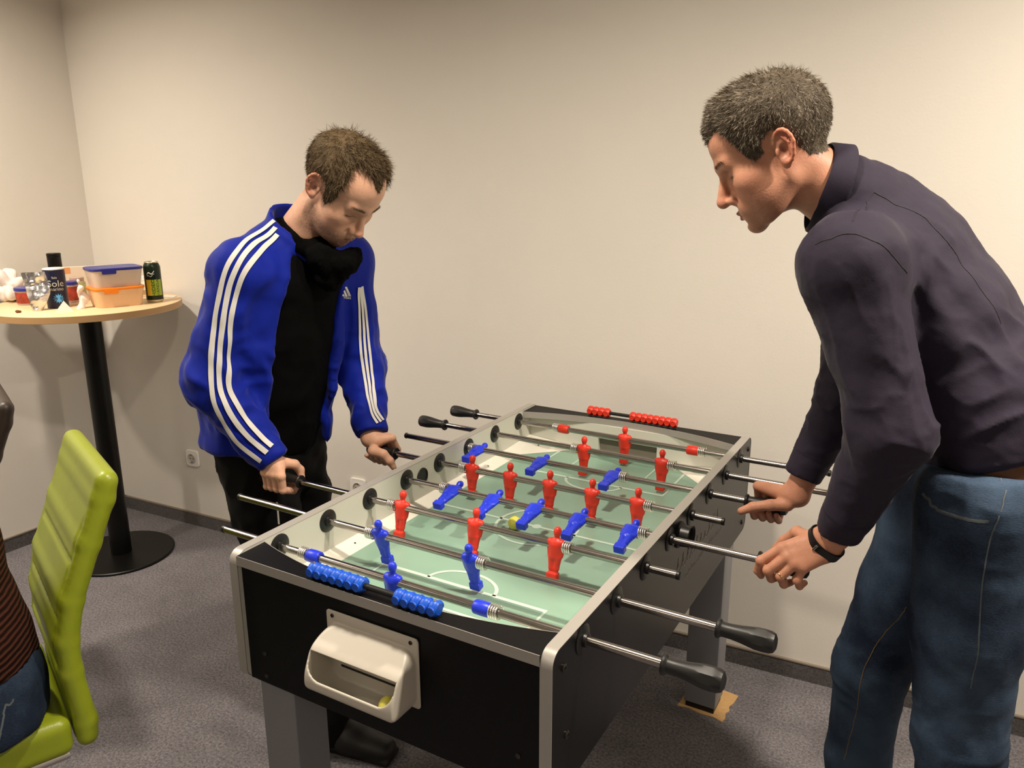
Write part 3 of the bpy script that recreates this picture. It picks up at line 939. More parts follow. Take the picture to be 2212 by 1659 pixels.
# ------------------------------------------------------------------ things on it
def tp(px, py): return atz(px, py, BZ)
VIEW = CAM[:2] - BT[:2]; VIEW = VIEW / np.linalg.norm(VIEW); VX = np.array((-VIEW[1], VIEW[0]))   # VX: towards image right
VX3 = np.array((VX[0], VX[1], 0)); VO3 = np.array((VIEW[0], VIEW[1], 0)); UP = np.array((0, 0, 1.0))
def wrap_text(body, size, c, R, z, roll=0.0, ang=0.0, material=None, parent=None, off=0.0004, stretch=1.0):
    """flat lettering bent round a vertical cylinder, facing the camera side"""
    v, f = text_mesh(body, size)
    ca, sa = math.cos(roll), math.sin(roll)
    x = (v[:, 0]*ca - v[:, 1]*sa) * stretch; y = v[:, 0]*sa + v[:, 1]*ca
    a = x / R + ang
    P = np.array(c)[None] + (R+off) * (np.sin(a)[:, None] * VX3 + np.cos(a)[:, None] * VO3) + (y + z)[:, None] * UP
    mb = MB(); mb.add(P, f)
    return mb.build('printed_text', material, parent)
def cyl_patch(c, R, z0, z1, a0, a1, material, parent, name, off=0.0003, n=14):
    A = np.linspace(a0, a1, n); mb = MB()
    P = [np.array(c) + (R+off)*(math.sin(a)*VX3 + math.cos(a)*VO3) + z*UP for z in (z0, z1) for a in A]
    mb.add(P, [(i, i+1, n+i+1, n+i) for i in range(n-1)])
    return mb.build(name, material, parent, smooth=True)
M_CANG = mat('dark_green_can', (0.07, 0.13, 0.07), 0.3, metal=0.35)
M_CANY = mat('lime_can_label', (0.62, 0.70, 0.18), 0.35)
M_CANYY = mat('yellow_can_label', (0.82, 0.70, 0.16), 0.35)
M_ALU = mat('aluminium', (0.80, 0.78, 0.70), 0.3, metal=1.0)
M_INKG = mat('dark_green_ink', (0.10, 0.17, 0.07), 0.5)
M_INKW = mat('white_ink', (0.85, 0.84, 0.78), 0.5)
cc = tp(336, 652)
can = thing('drink_can', cc, 'tall dark green drink can with lime label at the table edge', 'can')
mb = MB(); mb.lathe([(0.024, 0.001), (0.029, 0.0015), (0.0332, 0.009), (0.0332, 0.146), (0.030, 0.156), (0.0265, 0.163)], cc, (0, 0, 1), 40); cb = mb.build('can_body', M_CANG, can, smooth=True)
mb = MB(); mb.lathe([(0.0262, 0.1628), (0.0275, 0.1655), (0.0265, 0.168), (0.0248, 0.166), (0.024, 0.1635), (0, 0.1635)], cc, (0, 0, 1), 32, cap=False); mb.build('can_lid', M_ALU, can, smooth=True)
mb = MB(); mb.lathe([(0.0248, 0.0), (0.0292, 0.0014), (0.0334, 0.009), (0.0334, 0.0125)], cc, (0, 0, 1), 40, cap=False); mb.build('can_foot', M_ALU, can, smooth=True)
cyl_patch(cc, 0.0332, 0.030, 0.096, -0.95, 0.95, M_CANY, cb, 'label_panel')
cyl_patch(cc, 0.0332, 0.030, 0.096, -0.95, -0.35, M_CANYY, cb, 'label_panel', off=0.0005)
wrap_text('HIDEO', 0.024, cc, 0.0332, 0.063, math.pi/2, -0.10, M_INKG, cb, 0.0008, 0.75)
wrap_text('VANDA', 0.020, cc, 0.0332, 0.063, math.pi/2, 0.42, M_INKG, cb, 0.0008, 0.75)
wrap_text('Garage', 0.014, cc, 0.0332, 0.118, 0.12, -0.35, M_INKW, cb, 0.0008) if False else None
for i, (w_, z_) in enumerate(((0.030, 0.117), (0.024, 0.108))):
    A = np.linspace(-0.75, 0.15, 24); mb = MB(); 
    P = [cc + 0.0337*(math.sin(a)*VX3 + math.cos(a)*VO3) + (z_ + 0.004*math.sin(9*a + i) + 0.008*(a+0.75) + s)*UP for s in (0, 0.0045 if i == 0 else 0.002) for a in A]
    mb.add(P, [(k, k+1, 25+k if False else 24+k+1, 24+k) for k in range(23)]); mb.build('script_print', M_INKW, cb)

# stacked food boxes
M_CLEAR = mat('clear_food_box', (0.94, 0.86, 0.78), 0.35, alpha=0.62)
M_ORNG = mat('peach_food_box', (0.97, 0.80, 0.62), 0.35, alpha=0.80)
M_LIDB = mat('navy_lid', (0.17, 0.18, 0.50), 0.35)
M_LIDO = mat('orange_lid', (0.95, 0.52, 0.07), 0.4)
pB = tp(246, 662) + np.array((-0.02, 0.03, 0))
ang = math.atan2(VX[1], VX[0]) + 0.22
bx = np.array((math.cos(ang), math.sin(ang), 0)); by = np.array((-bx[1], bx[0], 0))
def rrect(w, d, r, n=5): return rounded_rect(-w, w, -d, d, r, n)
def tray(name, c, w0, d0, w1, d1, z0, z1, material, parent):
    k0 = rrect(w0, d0, 0.025); k1 = rrect(w1, d1, 0.03); n = len(k0); mb = MB()
    def ring(k, z, s=1.0): return [c + bx*p[0]*s + by*p[1]*s + UP*z for p in k]
    R_ = [ring(k0, z0), ring(k1, z1), ring(k1, z1, 0.985), ring(k0, z0+0.002, 0.98)]
    vs = sum(R_, []); fs = [tuple(range(n))[::-1], tuple(3*n+i for i in range(n))]
    for a in range(3):
        fs += [(a*n+i, a*n+(i+1)%n, (a+1)*n+(i+1)%n, (a+1)*n+i) for i in range(n)]
    mb.add(vs, fs); return mb.build(name, material, parent, smooth=True)
def lid(name, c, w, d, z0, z1, material, parent):
    mb = MB(); mb.prism(rrect(w, d, 0.032), (c, bx, by, UP), z0, z1)
    o = mb.build(name, material, parent, bevel=0.003)
    q = c - by*(d-0.001) - bx*0.035
    mb = MB(); mb.prism(rounded_rect(-0.026, 0.026, -0.012, 0.004, 0.004), (q + UP*z0, bx, UP, -by), 0, 0.004); mb.build('clip_tab', material, o)
    return o
fb = thing('food_box', pB, 'peach tinted food box with orange lid, under the blue lidded one', 'food box', 'stacked food boxes')
tray('box_body', pB, 0.084, 0.060, 0.096, 0.072, 0.0, 0.070, M_ORNG, fb); lid('lid', pB, 0.0985, 0.0745, 0.0702, 0.080, M_LIDO, fb)
M_FOOD = mat('bread_inside_box', (0.83, 0.55, 0.27), 0.8, var=0.2, vscale=30)
fo, _, _ = sdf_obj('pastry', lambda P: smin(s_ell(P, pB + UP*0.027 - bx*0.03, (0.042, 0.040, 0.022)), s_ell(P, pB + UP*0.026 + bx*0.036, (0.036, 0.038, 0.020)), 0.01), pB - 0.11, pB + np.array((0.11, 0.11, 0.06)), 0.004, M_FOOD)
props(fo, 'golden pastry seen through the peach tinted food box', 'pastry')
fb2 = thing('food_box', pB + UP*0.0805, 'clear food box with navy blue lid on top of the stack', 'food box', 'stacked food boxes')
tray('box_body', pB + UP*0.0805, 0.086, 0.062, 0.0965, 0.0725, 0.0, 0.066, M_CLEAR, fb2); lid('lid', pB + UP*0.0805, 0.0995, 0.0755, 0.0662, 0.077, M_LIDB, fb2)

# salt drum, foil bag, tubs, papers
M_NAVY = mat('navy_card', (0.07, 0.08, 0.20), 0.45)
M_STAR = mat('light_blue_ink', (0.35, 0.68, 0.90), 0.5)
M_CREAM = mat('cream_ink', (0.80, 0.79, 0.70), 0.5)
M_WPLAS = mat('white_paper', (0.88, 0.84, 0.80), 0.7)
sc_ = tp(127, 664) + 0.0*VO3
salt = thing('salt_drum', sc_, 'navy blue cardboard salt drum with a light blue starburst', 'salt drum')
mb = MB(); mb.lathe([(0.037, 0), (0.0385, 0.002), (0.0385, 0.150), (0.037, 0.152)], sc_, (0, 0, 1), 36); sb = mb.build('drum_body', M_NAVY, salt, smooth=True)
mb = MB(); mb.lathe([(0.0375, 0.1522), (0.039, 0.153), (0.039, 0.157), (0.036, 0.158)], sc_, (0, 0, 1), 36); mb.build('drum_lid', M_PLASTIC, salt, smooth=True)
wrap_text('Sole', 0.036, sc_, 0.0385, 0.098, 0, 0.05, M_CREAM, sb)
wrap_text('marino', 0.019, sc_, 0.0385, 0.077, 0, 0.05, M_CREAM, sb)
wrap_text('Sale', 0.012, sc_, 0.0385, 0.122, 0, 0.0, M_CREAM, sb)
star = []
for i in range(24):
    r = 0.020 if i % 2 == 0 else 0.012
    a = i*math.pi/12; star.append((r*math.cos(a), r*math.sin(a)))
P = [sc_ + 0.0390*(math.sin(p[0]/0.0385+0.15)*VX3 + math.cos(p[0]/0.0385+0.15)*VO3) + (p[1]+0.040)*UP for p in star]
mb = MB(); ctr = sc_ + 0.0390*(math.sin(0.15)*VX3 + math.cos(0.15)*VO3) + 0.040*UP
mb.add([ctr] + P, [(0, i+1, (i+1) % 24 + 1) for i in range(24)]); mb.build('starburst_print', M_STAR, sb)
# white folded paper wedge before the drum
pw = tp(138, 674); mb = MB()
mb.add([pw - VX3*0.03, pw + VX3*0.035, pw + VX3*0.004 + UP*0.042 - VO3*0.012, pw - VX3*0.02 - VO3*0.03, pw + VX3*0.03 - VO3*0.03], [(0, 1, 2), (1, 4, 2), (4, 3, 2), (3, 0, 2), (0, 3, 4, 1)])
props(mb.build('folded_paper', M_WPLAS), 'small folded white paper wedge before the salt drum', 'paper')
# crumpled foil bag
M_FOIL = mat('silver_foil', (0.86, 0.86, 0.86), 0.28, metal=1.0)
fc = tp(84, 671) + 0.002*VO3
fl, fw = 0.15, 0.040
n1, n2 = 26, 18; vs = []; fs = []
for i in range(n1):
    t = i/(n1-1)
    for j in range(n2):
        s = j/(n2-1)*2 - 1
        wd = fw * (1.0 if t > 0.45 else 0.45 + 0.55*t/0.45)
        q = fc + VX3*(s*wd + 0.012*math.sin(3*t) - 0.004) + UP*(t*fl) + VO3*(0.012*math.cos(math.pi*s/2)*(1-t*0.6))
        vs.append(q)
vs = np.array(vs)
nz = vnoise(vs*32 + 9)*0.020 + vnoise(vs*75)*0.007
vs = vs + VO3[None]*(nz-0.012)[:, None]
fs = [(i*n2+j, i*n2+j+1, (i+1)*n2+j+1, (i+1)*n2+j) for i in range(n1-1) for j in range(n2-1)]
back = vs - VO3*0.006; k = len(vs)
mb = MB(); mb.add(vs, fs); mb.add(back, [q[::-1] for q in fs])
fo_ = mb.build('foil_bag', M_FOIL); props(fo_, 'crumpled silver foil snack bag leaning on the salt drum', 'foil bag')
# snack tubs
M_TUBL = mat('red_tub_label', (0.62, 0.22, 0.14), 0.5, var=0.5, vscale=45)
M_TUBC = mat('clear_tub', (0.72, 0.62, 0.58), 0.35)
def tub(px, py, r, h, label):
    c = tp(px, py) - 0.045*VO3
    t = thing('snack_tub', c, label, 'tub', 'snack tubs')
    mb = MB(); mb.lathe([(r*0.9, 0), (r*0.93, 0.003), (r, h)], c, (0, 0, 1), 32); b = mb.build('tub_body', M_TUBC, t, smooth=True)
    mb = MB(); mb.lathe([(r*0.945, h*0.14), (r*1.0, h*0.90)], c, (0, 0, 1), 32, cap=False); mb.build('tub_label', M_TUBL, b, smooth=True)
    mb = MB(); mb.lathe([(r*1.02, h), (r*1.06, h+0.001), (r*1.06, h+0.011), (r*1.03, h+0.013)], c, (0, 0, 1), 32); mb.build('lid', M_LIDB, t, smooth=True)
tub(62, 660, 0.045, 0.058, 'low snack tub with navy lid beside the foil bag')
tub(158, 656, 0.030, 0.075, 'narrow snack tub with navy lid right of the salt drum')
# pale jar behind
c = tp(172, 650) - 0.06*VO3
M_JAR = mat('pale_green_jar', (0.70, 0.68, 0.45), 0.25, alpha=0.85)
j_ = thing('glass_jar', c, 'pale green jar standing behind the narrow snack tub', 'jar')
mb = MB(); mb.lathe([(0.028, 0), (0.032, 0.004), (0.032, 0.070), (0.026, 0.080)], c, (0, 0, 1), 28); mb.build('jar_body', M_JAR, j_, smooth=True)
mb = MB(); mb.lathe([(0.027, 0.0802), (0.028, 0.082), (0.028, 0.093), (0.026, 0.095)], c, (0, 0, 1), 28); mb.build('jar_lid', M_TUBC, j_, smooth=True)
# black bottle-like can at the back
c = tp(128, 642) - 0.065*VO3
bc_ = thing('black_canister', c, 'black cylindrical canister at the back of the bar table', 'canister')
mb = MB(); mb.lathe([(0.026, 0), (0.028, 0.003), (0.028, 0.172), (0.0265, 0.174)], c, (0, 0, 1), 28); b_ = mb.build('canister_body', M_BLKMET, bc_, smooth=True)
mb = MB(); mb.lathe([(0.0285, 0.1742), (0.0285, 0.184), (0.027, 0.186)], c, (0, 0, 1), 28); mb.build('canister_lid', M_BLKMET, bc_, smooth=True)
# cardboard sleeve / printed paper carton leaning at the back
M_CARTON = mat('cream_carton', (0.88, 0.80, 0.72), 0.6, var=0.03, vscale=20)
M_CARTO = mat('orange_carton_print', (0.86, 0.58, 0.36), 0.6)
M_FLAG = mat('red_carton_print', (0.78, 0.40, 0.36), 0.6)
M_FLAGB = mat('blue_carton_print', (0.30, 0.32, 0.50), 0.6)
c = tp(186, 640) - 0.0*VO3
ct = thing('paper_carton', c, 'flat cream carton with small flag print behind the food boxes', 'carton')
mb = MB(); mb.obox(c + UP*0.066, VX3*0.085, VO3*0.012, UP*0.066); cb_ = mb.build('carton_body', M_CARTON, ct, bevel=0.002)
mb = MB(); mb.obox(c + UP*0.117 - VX3*0.066 + VO3*0.0123, VX3*0.019, VO3*0.0004, UP*0.013); mb.build('printed_patch', M_CARTO, cb_)
mb = MB(); mb.obox(c + UP*0.117 + VX3*0.036 + VO3*0.0123, VX3*0.013, VO3*0.0004, UP*0.008); mb.build('printed_flag', M_FLAG, cb_)
mb = MB(); mb.obox(c + UP*0.120 + VX3*0.030 + VO3*0.0126, VX3*0.006, VO3*0.0004, UP*0.005); mb.build('printed_flag', M_FLAGB, cb_)
# white bottle behind the can
c = tp(318, 640)
M_WB = mat('ivory_bottle', (0.88, 0.84, 0.74), 0.4)
wb = thing('small_bottle', c, 'small ivory bottle half hidden behind the green can', 'bottle')
mb = MB(); mb.lathe([(0.020, 0), (0.022, 0.003), (0.022, 0.052), (0.013, 0.066), (0.011, 0.070)], c, (0, 0, 1), 24); bb = mb.build('bottle_body', M_WB, wb, smooth=True)
mb = MB(); mb.lathe([(0.0135, 0.0702), (0.0135, 0.088), (0.012, 0.090)], c, (0, 0, 1), 20); mb.build('bottle_cap', M_PLASTIC, wb, smooth=True)
mb = MB(); mb.lathe([(0.0223, 0.010), (0.0223, 0.030)], c, (0, 0, 1), 24, cap=False); mb.build('bottle_label', M_BEECHE, bb, smooth=True)
# crumpled tissues
M_TISS = mat('white_tissue', (0.90, 0.86, 0.83), 0.8)
def tissue(name, c, r, seed, label):
    def fn(P): return s_ell(P, c + UP*r[2]*0.9, r)
    v, f = sdf_mesh(fn, c - np.array(r)*1.3, c + np.array(r)*1.3 + UP*r[2], 0.006)
    n = vnormals(v, f)
    a = vnoise(v*22 + seed); b = vnoise(v*48 + seed*3)
    v = v + n * ((np.abs(a-0.5)*2*0.055 - 0.02) + (b-0.5)*0.016)[:, None]
    v[:, 2] = np.maximum(v[:, 2], c[2] + 0.0004)
    o = link(name, mesh_from(v - c, f, name, False), M_TISS, None, c)
    props(o, label, 'tissue', 'crumpled paper on the bar table')
tissue('crumpled_tissue', tp(14, 652) - 0.05*VO3, (0.105, 0.06, 0.066), 3, 'big crumpled white tissue at the left rim of the bar table')
tissue('crumpled_tissue', tp(178, 668) - 0.030*VO3, (0.022, 0.022, 0.06), 8, 'white paper bag squeezed against the food boxes')
c = tp(372, 640) ; mb = MB(); mb.obox(c + UP*0.0012 - 0.01*VX3, VX3*0.022 + VO3*0.02, VO3*0.028 - VX3*0.01, UP*0.0008)
props(mb.build('paper_slip', M_WPLAS), 'flat white paper slip beside the green can', 'paper')
M_CRUMB = mat('brown_crumb', (0.42, 0.25, 0.14), 0.8)
c = tp(38, 676)
o, _, _ = sdf_obj('chocolate_crumb', lambda P: smin(s_ell(P, c + UP*0.006, (0.009, 0.007, 0.0058)), s_ell(P, c + UP*0.005 + VX3*0.008, (0.006, 0.006, 0.0045)), 0.002), c - 0.02, c + 0.025, 0.0015, M_CRUMB)
props(o, 'small brown crumb near the front rim of the bar table', 'crumb')

# ------------------------------------------------------------------ high-backed chairs
CF = np.array((-0.371, -0.9286, 0)); CWd = np.array((0.9286, -0.371, 0))
CFR = np.array([(-0.014, 0.600), (-0.010, 0.66), (0.012, 0.746), (0.062, 0.877), (0.118, 0.985)])
def chair(P0, material, label, seam_mat):
    Oc = np.array(P0) - CWd*0.21
    def loc(P):
        q = P - Oc
        return np.stack([-(q @ CF), q @ CWd, q[:, 2]], 1).astype(np.float32)   # back, side, z
    cl = [(0.026, 0.415), (0.027, 0.45), (0.014, 0.58), (0.016, 0.655), (0.037, 0.746), (0.086, 0.868), (0.124, 0.960), (0.136, 1.000)]
    def back_fn(P):
        q = loc(P); q2 = q.copy(); q2[:, 1] = 0
        d = None
        for i in range(len(cl)-1):
            e = s_cap(q2, (cl[i][0], 0, cl[i][1]), (cl[i+1][0], 0, cl[i+1][1]), 0.024, 0.024)
            d = e if d is None else smin(d, e, 0.012)
        # grooves on the front
        xc = np.interp(q[:, 2], [c_[1] for c_ in cl], [c_[0] for c_ in cl])
        front = np.clip((xc - q[:, 0]) / 0.01, 0, 1)
        g = np.zeros(len(q))
        side_in = np.clip((0.178 - np.abs(q[:, 1])) / 0.01, 0, 1)
        for zg in (0.60, 0.705, 0.83):
            zz = zg + 0.018*np.cos(q[:, 1]/0.18*math.pi/2) * 0
            g += np.exp(-((q[:, 2]-zz)/0.0048)**2)*0.0065 * side_in
            g -= np.exp(-((q[:, 2]-zz-0.03)/0.03)**2)*0.0008 * side_in
        for sgn in (-1, 1): g += np.exp(-((q[:, 1]-sgn*0.178)/0.005)**2)*0.0035*np.clip((0.93-q[:, 2])/0.02, 0, 1)
        g += np.exp(-(q[:, 1]/0.004)**2)*0.0015*np.clip((q[:, 2]-0.83)/0.01, 0, 1)
        d = d + g*front
        return smax(d, np.abs(q[:, 1]) - 0.21, 0.03)
    t = thing('dining_chair', (Oc[0], Oc[1], 0), label, 'chair', 'high backed dining chairs')
    c3 = np.array((Oc[0], Oc[1], 0.7))
    sdf_obj('backrest', back_fn, (Oc[0]-0.34, Oc[1]-0.2, 0.37), (Oc[0]+0.34, Oc[1]+0.3, 1.05), 0.006, material, t)
    R = np.stack([-CF, CWd, np.array((0, 0, 1.0))])
    sc = Oc + CF*0.215
    def seat_fn(P):
        d = s_box(P, sc + UP*0.435, (0.212, 0.208, 0.045), 0.022, R)
        q = loc(P)
        return d - 0.012*np.exp(-((q[:, 0]+0.215)/0.15)**2 - (q[:, 1]/0.15)**2)*np.clip((q[:, 2]-0.43)/0.02, 0, 1)
    sdf_obj('seat', seat_fn, (sc[0]-0.34, sc[1]-0.34, 0.37), (sc[0]+0.34, sc[1]+0.34, 0.52), 0.006, material, t)
    # chrome cantilever frame
    def L(b, s, z): return Oc - CF*b + CWd*s + UP*z
    path = [L(-0.02, 0.175, 0.377), L(-0.36, 0.175, 0.377), L(-0.40, 0.175, 0.372), L(-0.425, 0.175, 0.345), L(-0.44, 0.18, 0.05), L(-0.425, 0.18, 0.022), L(-0.39, 0.18, 0.0125), L(0.02, 0.18, 0.0125)]
    mir = [L(0.02, -0.18, 0.0125), L(-0.39, -0.18, 0.0125), L(-0.425, -0.18, 0.022), L(-0.44, -0.18, 0.05), L(-0.425, -0.175, 0.345), L(-0.40, -0.175, 0.372), L(-0.36, -0.175, 0.377), L(-0.02, -0.175, 0.377)]
    mb = MB(); mb.tube(path + mir, 0.0122, 10, closed=True); mb.build('cantilever_frame', M_SPRING, t, smooth=True)
    return t
M_LIME = mat('lime_faux_leather', (0.56, 0.61, 0.13), 0.34, var=0.04, vscale=12, bump=0.0003, bscale=500)
M_BROWN = mat('dark_brown_faux_leather', (0.20, 0.16, 0.135), 0.42, var=0.05, vscale=12, bump=0.0003, bscale=500)
CH1 = chair((-0.366, -0.295, 0), M_LIME, 'lime green faux leather high backed chair with a seated person', None)
chair((-0.366-0.775, -0.295+0.20, 0), M_BROWN, 'dark brown high backed chair at the left picture edge', None)
# ------------------------------------------------------------------ people: shared builders
def basis(fwd, up_hint=(0, 0, 1)):
    """rows: left, forward, up"""
    f = np.array(fwd, float); f /= np.linalg.norm(f)
    u = np.array(up_hint, float); u = u - f*(u @ f); u /= np.linalg.norm(u)
    l = np.cross(u, f)
    return np.stack([l, f, u])
def head_fn(S):
    """implicit head in head space (x left, y forward, z up; origin between the ear canals). S: shape options"""
    nl = S.get('nose', 0.0); jaw = S.get('jaw', 0.0)
    def fn(q):
        ax = np.abs(q[:, 0]); m = np.stack([ax, q[:, 1], q[:, 2]], 1)
        d = s_ell(q, (0, -0.011, 0.043), (0.0765, 0.105, 0.085))
        d = smin(d, s_ell(q, (0, 0.012, 0.062), (0.068, 0.082, 0.064)), 0.02)
        d = smin(d, s_ell(q, (0, 0.030, -0.022), (0.0605, 0.060, 0.078)), 0.03)        # face block
        d = smin(d, s_cap(m, (0.050, 0.000, -0.048), (0.030, 0.060, -0.086), 0.018, 0.016), 0.022)  # jaw line
        d = smin(d, s_ell(q, (0, 0.078+jaw, -0.094), (0.026, 0.020, 0.019)), 0.022)     # chin
        d = smin(d, s_ell(m, (0.045, 0.058, -0.014), (0.022, 0.024, 0.020)), 0.028)     # cheek bone
        d = smin(d, s_ell(m, (0.038, 0.050, -0.050), (0.024, 0.030, 0.034)), 0.028)     # cheek
        d = smin(d, s_cap(m, (0.0, 0.091, 0.028), (0.036, 0.078, 0.030), 0.0115, 0.011), 0.016)   # brow ridge
        d = smin(d, s_ell(m, (0.016, 0.082, -0.062), (0.025, 0.018, 0.027)), 0.018)     # mouth mound
        # eye sockets
        d = smax(d, -s_ell(m, (0.031, 0.099, 0.008), (0.019, 0.017, 0.0125)), 0.012)
        d = smin(d, s_ell(m, (0.0315, 0.0745, 0.008), (0.0135, 0.0125, 0.0120)), 0.004) # lids over the eye ball
        d = smax(d, -s_cap(m, (0.020, 0.0895, 0.0155), (0.043, 0.0815, 0.0145), 0.0016), 0.003)   # lid fold
        # nose
        b = s_cap(q, (0, 0.090, 0.020), (0, 0.115+nl, -0.026), 0.0068, 0.0090)
        b = smin(b, s_ell(q, (0, 0.113+nl, -0.031), (0.0115, 0.0110, 0.0100)), 0.008)
        b = smin(b, s_ell(m, (0.0130, 0.100, -0.034), (0.0078, 0.0110, 0.0085)), 0.006)
        b = smin(b, s_cap(q, (0, 0.082, -0.012), (0, 0.092, -0.036), 0.013, 0.014), 0.010)
        d = smin(d, b, 0.009)
        d = smax(d, -s_ell(m, (0.0075, 0.104+nl*0.6, -0.0415), (0.0042, 0.0065, 0.0045)), 0.003)  # nostrils
        # lips
        d = smin(d, s_cap(m, (0.0, 0.1015, -0.0610), (0.022, 0.0875, -0.0665), 0.0058, 0.0028), 0.005)
        d = smin(d, s_cap(m, (0.0, 0.0990, -0.0735), (0.019, 0.0875, -0.0705), 0.0066, 0.0030), 0.005)
        d = smax(d, -s_cap(m, (0.0, 0.1070, -0.0672), (0.026, 0.0900, -0.0690), 0.0022, 0.0015), 0.003)
        d = smax(d, -s_cap(m, (0.0, 0.1010, -0.0835), (0.012, 0.0960, -0.0830), 0.0050, 0.0035), 0.008)
        d = smax(d, -s_cap(m, (0.0, 0.1035, -0.0500), (0.001, 0.1035, -0.0550), 0.0022, 0.0022), 0.004)
        # cheek fold beside the nose and mouth
        d = smax(d, -s_cap(m, (0.020, 0.0960, -0.034), (0.032, 0.0850, -0.062), 0.0014, 0.0008), 0.006)
        # ears
        e = np.linalg.norm(m - np.array((0.080, -0.012, 0.002), np.float32), axis=1)
        k = e < 0.062
        if k.any():
            # ear frame: tilt back, flare outwards
            c = np.array((0.0745, -0.006, 0.004)); t = math.radians(24)
            ox = np.array((math.cos(t), math.sin(t), 0)); oy = np.array((math.sin(t), -math.cos(t), 0))   # outward, backward along the ear
            tl = math.radians(12); ez = np.array((0, 0, 1.0))*math.cos(tl) + oy*math.sin(tl); oy2 = oy*math.cos(tl) - np.array((0, 0, 1.0))*math.sin(tl)
            p = (m[k] - c.astype(np.float32)); p = np.stack([p @ ox, p @ oy2, p @ ez], 1).astype(np.float32)
            rim = None
            A = np.radians(np.linspace(-150, 165, 15))
            pts = [(0.004 + 0.003*math.cos(a), 0.010 + 0.0185*math.cos(a)*(1.0 if math.sin(a) > 0 else 0.85), 0.004 + 0.0290*math.sin(a)) for a in A]
            for i in range(len(pts)-1):
                s_ = s_cap(p, pts[i], pts[i+1], 0.0036)
                rim = s_ if rim is None else smin(rim, s_, 0.0015)
            ear = s_ell(p, (0.0000, 0.010, 0.003), (0.0036, 0.0180, 0.0285))
            ear = smax(ear, -s_ell(p, (0.006, 0.008, -0.003), (0.0075, 0.0088, 0.0130)), 0.002)
            anti = smin(s_cap(p, (0.004, 0.019, -0.010), (0.0045, 0.020, 0.008), 0.0026), s_cap(p, (0.0045, 0.020, 0.008), (0.004, 0.010, 0.021), 0.0026, 0.0018), 0.002)
            ear = smin(ear, anti, 0.003)
            ear = smin(ear, rim, 0.0025)
            ear = smin(ear, s_ell(p, (0.002, 0.006, -0.0255), (0.0042, 0.0085, 0.0100)), 0.004)   # lobe
            ear = smin(ear, s_ell(p, (0.003, -0.004, -0.004), (0.0035, 0.0035, 0.0070)), 0.003)   # tragus
            d = d.copy(); d[k] = smax(smin(d[k], ear, 0.0035), -s_ell(p, (0.0075, 0.0075, -0.003), (0.0085, 0.0072, 0.0115)), 0.0015)
        return d
    return fn
def interp_line(tab, x):
    t = sorted(tab); return np.interp(x, [a for a, _ in t], [b for _, b in t])
def strands(name, roots, dirs, lens, width, cols, material, parent, curl=0.25):
    """many thin tapering hair blades in one mesh"""
    n = len(roots)
    r = rng.normal(size=(n, 3)); r -= dirs*(r*dirs).sum(1)[:, None]; r /= np.linalg.norm(r, axis=1)[:, None]
    bend = rng.normal(size=(n, 3))*curl
    mid = roots + dirs*(lens*0.5)[:, None]
    d2 = dirs + bend; d2 /= np.linalg.norm(d2, axis=1)[:, None]
    tip = mid + d2*(lens*0.55)[:, None]
    w = width*rng.uniform(0.7, 1.3, n)
    V = np.stack([roots - r*w[:, None]/2, roots + r*w[:, None]/2, mid + r*w[:, None]*0.4, mid - r*w[:, None]*0.4, tip], 1).reshape(-1, 3)
    b = np.arange(n)*5
    F = np.concatenate([np.stack([b, b+1, b+2], 1), np.stack([b, b+2, b+3], 1), np.stack([b+3, b+2, b+4], 1)])
    org = V.mean(0)
    me = mesh_from(V - org, F, name, True)
    vcol(me, np.repeat(cols, 5, axis=0))
    return link(name, me, material, parent, org)
def surf_samples(v, f, n, mask=None):
    q = v[f]
    a = np.linalg.norm(np.cross(q[:, 1]-q[:, 0], q[:, 2]-q[:, 0]), axis=1) + np.linalg.norm(np.cross(q[:, 2]-q[:, 0], q[:, 3]-q[:, 0]), axis=1)
    if mask is not None: a = a*mask
    i = rng.choice(len(f), n, p=a/a.sum())
    u, w = rng.random((n, 1)), rng.random((n, 1))
    p = q[i]
    return (p[:, 0]*(1-u)+p[:, 1]*u)*(1-w) + (p[:, 3]*(1-u)+p[:, 2]*u)*w, i
def finger(P, pts, r, kk=0.003):
    return s_chain(P, pts, r, kk)
def hand_fn(wrist, fore, fingers, thumb, sc=1.0, rw=0.026, wk=1.25, lat=None):
    FR = np.array((0.0102, 0.0094, 0.0084, 0.0070))*sc
    mcps = [f_[0] for f_ in fingers]
    w = np.array(wrist); lat_ = mcps[0]-mcps[3]; lat_ = lat_/np.linalg.norm(lat_)
    def fn(P):
        d = s_cap(P, fore, wrist, rw*1.08, rw*0.95, lat_, wk)
        pal = None
        for i, mp in enumerate(mcps):
            a = w + lat_*(0.016 - 0.0105*i)*sc + (np.array(mp)-w)*0.10
            e = s_cap(P, a, mp, 0.0150*sc, 0.0112*sc)
            pal = e if pal is None else smin(pal, e, 0.012)
        d = smin(d, pal, 0.018)
        for i in range(3):
            d = smin(d, s_cap(P, mcps[i], mcps[i+1], 0.0100*sc, 0.0095*sc), 0.005)
        for i, fg in enumerate(fingers):
            k = (1.0, 1.03, 0.98, 0.86)[i]
            d = smin(d, finger(P, fg, FR*k), 0.0035)
        tr = np.array((0.0150, 0.0118, 0.0108, 0.0082))*sc
        d = smin(d, finger(P, thumb, tr, 0.005), 0.006)
        # wrap nails are too small to carve: knuckle swellings only
        for fg in fingers:
            d = smin(d, s_ell(P, fg[1], np.array((1, 1, 1))*0.0102*sc), 0.002)
        return d
    allp = np.array([wrist, fore, *[p for f_ in fingers for p in f_], *thumb])
    return fn, allp.min(0)-0.032, allp.max(0)+0.032
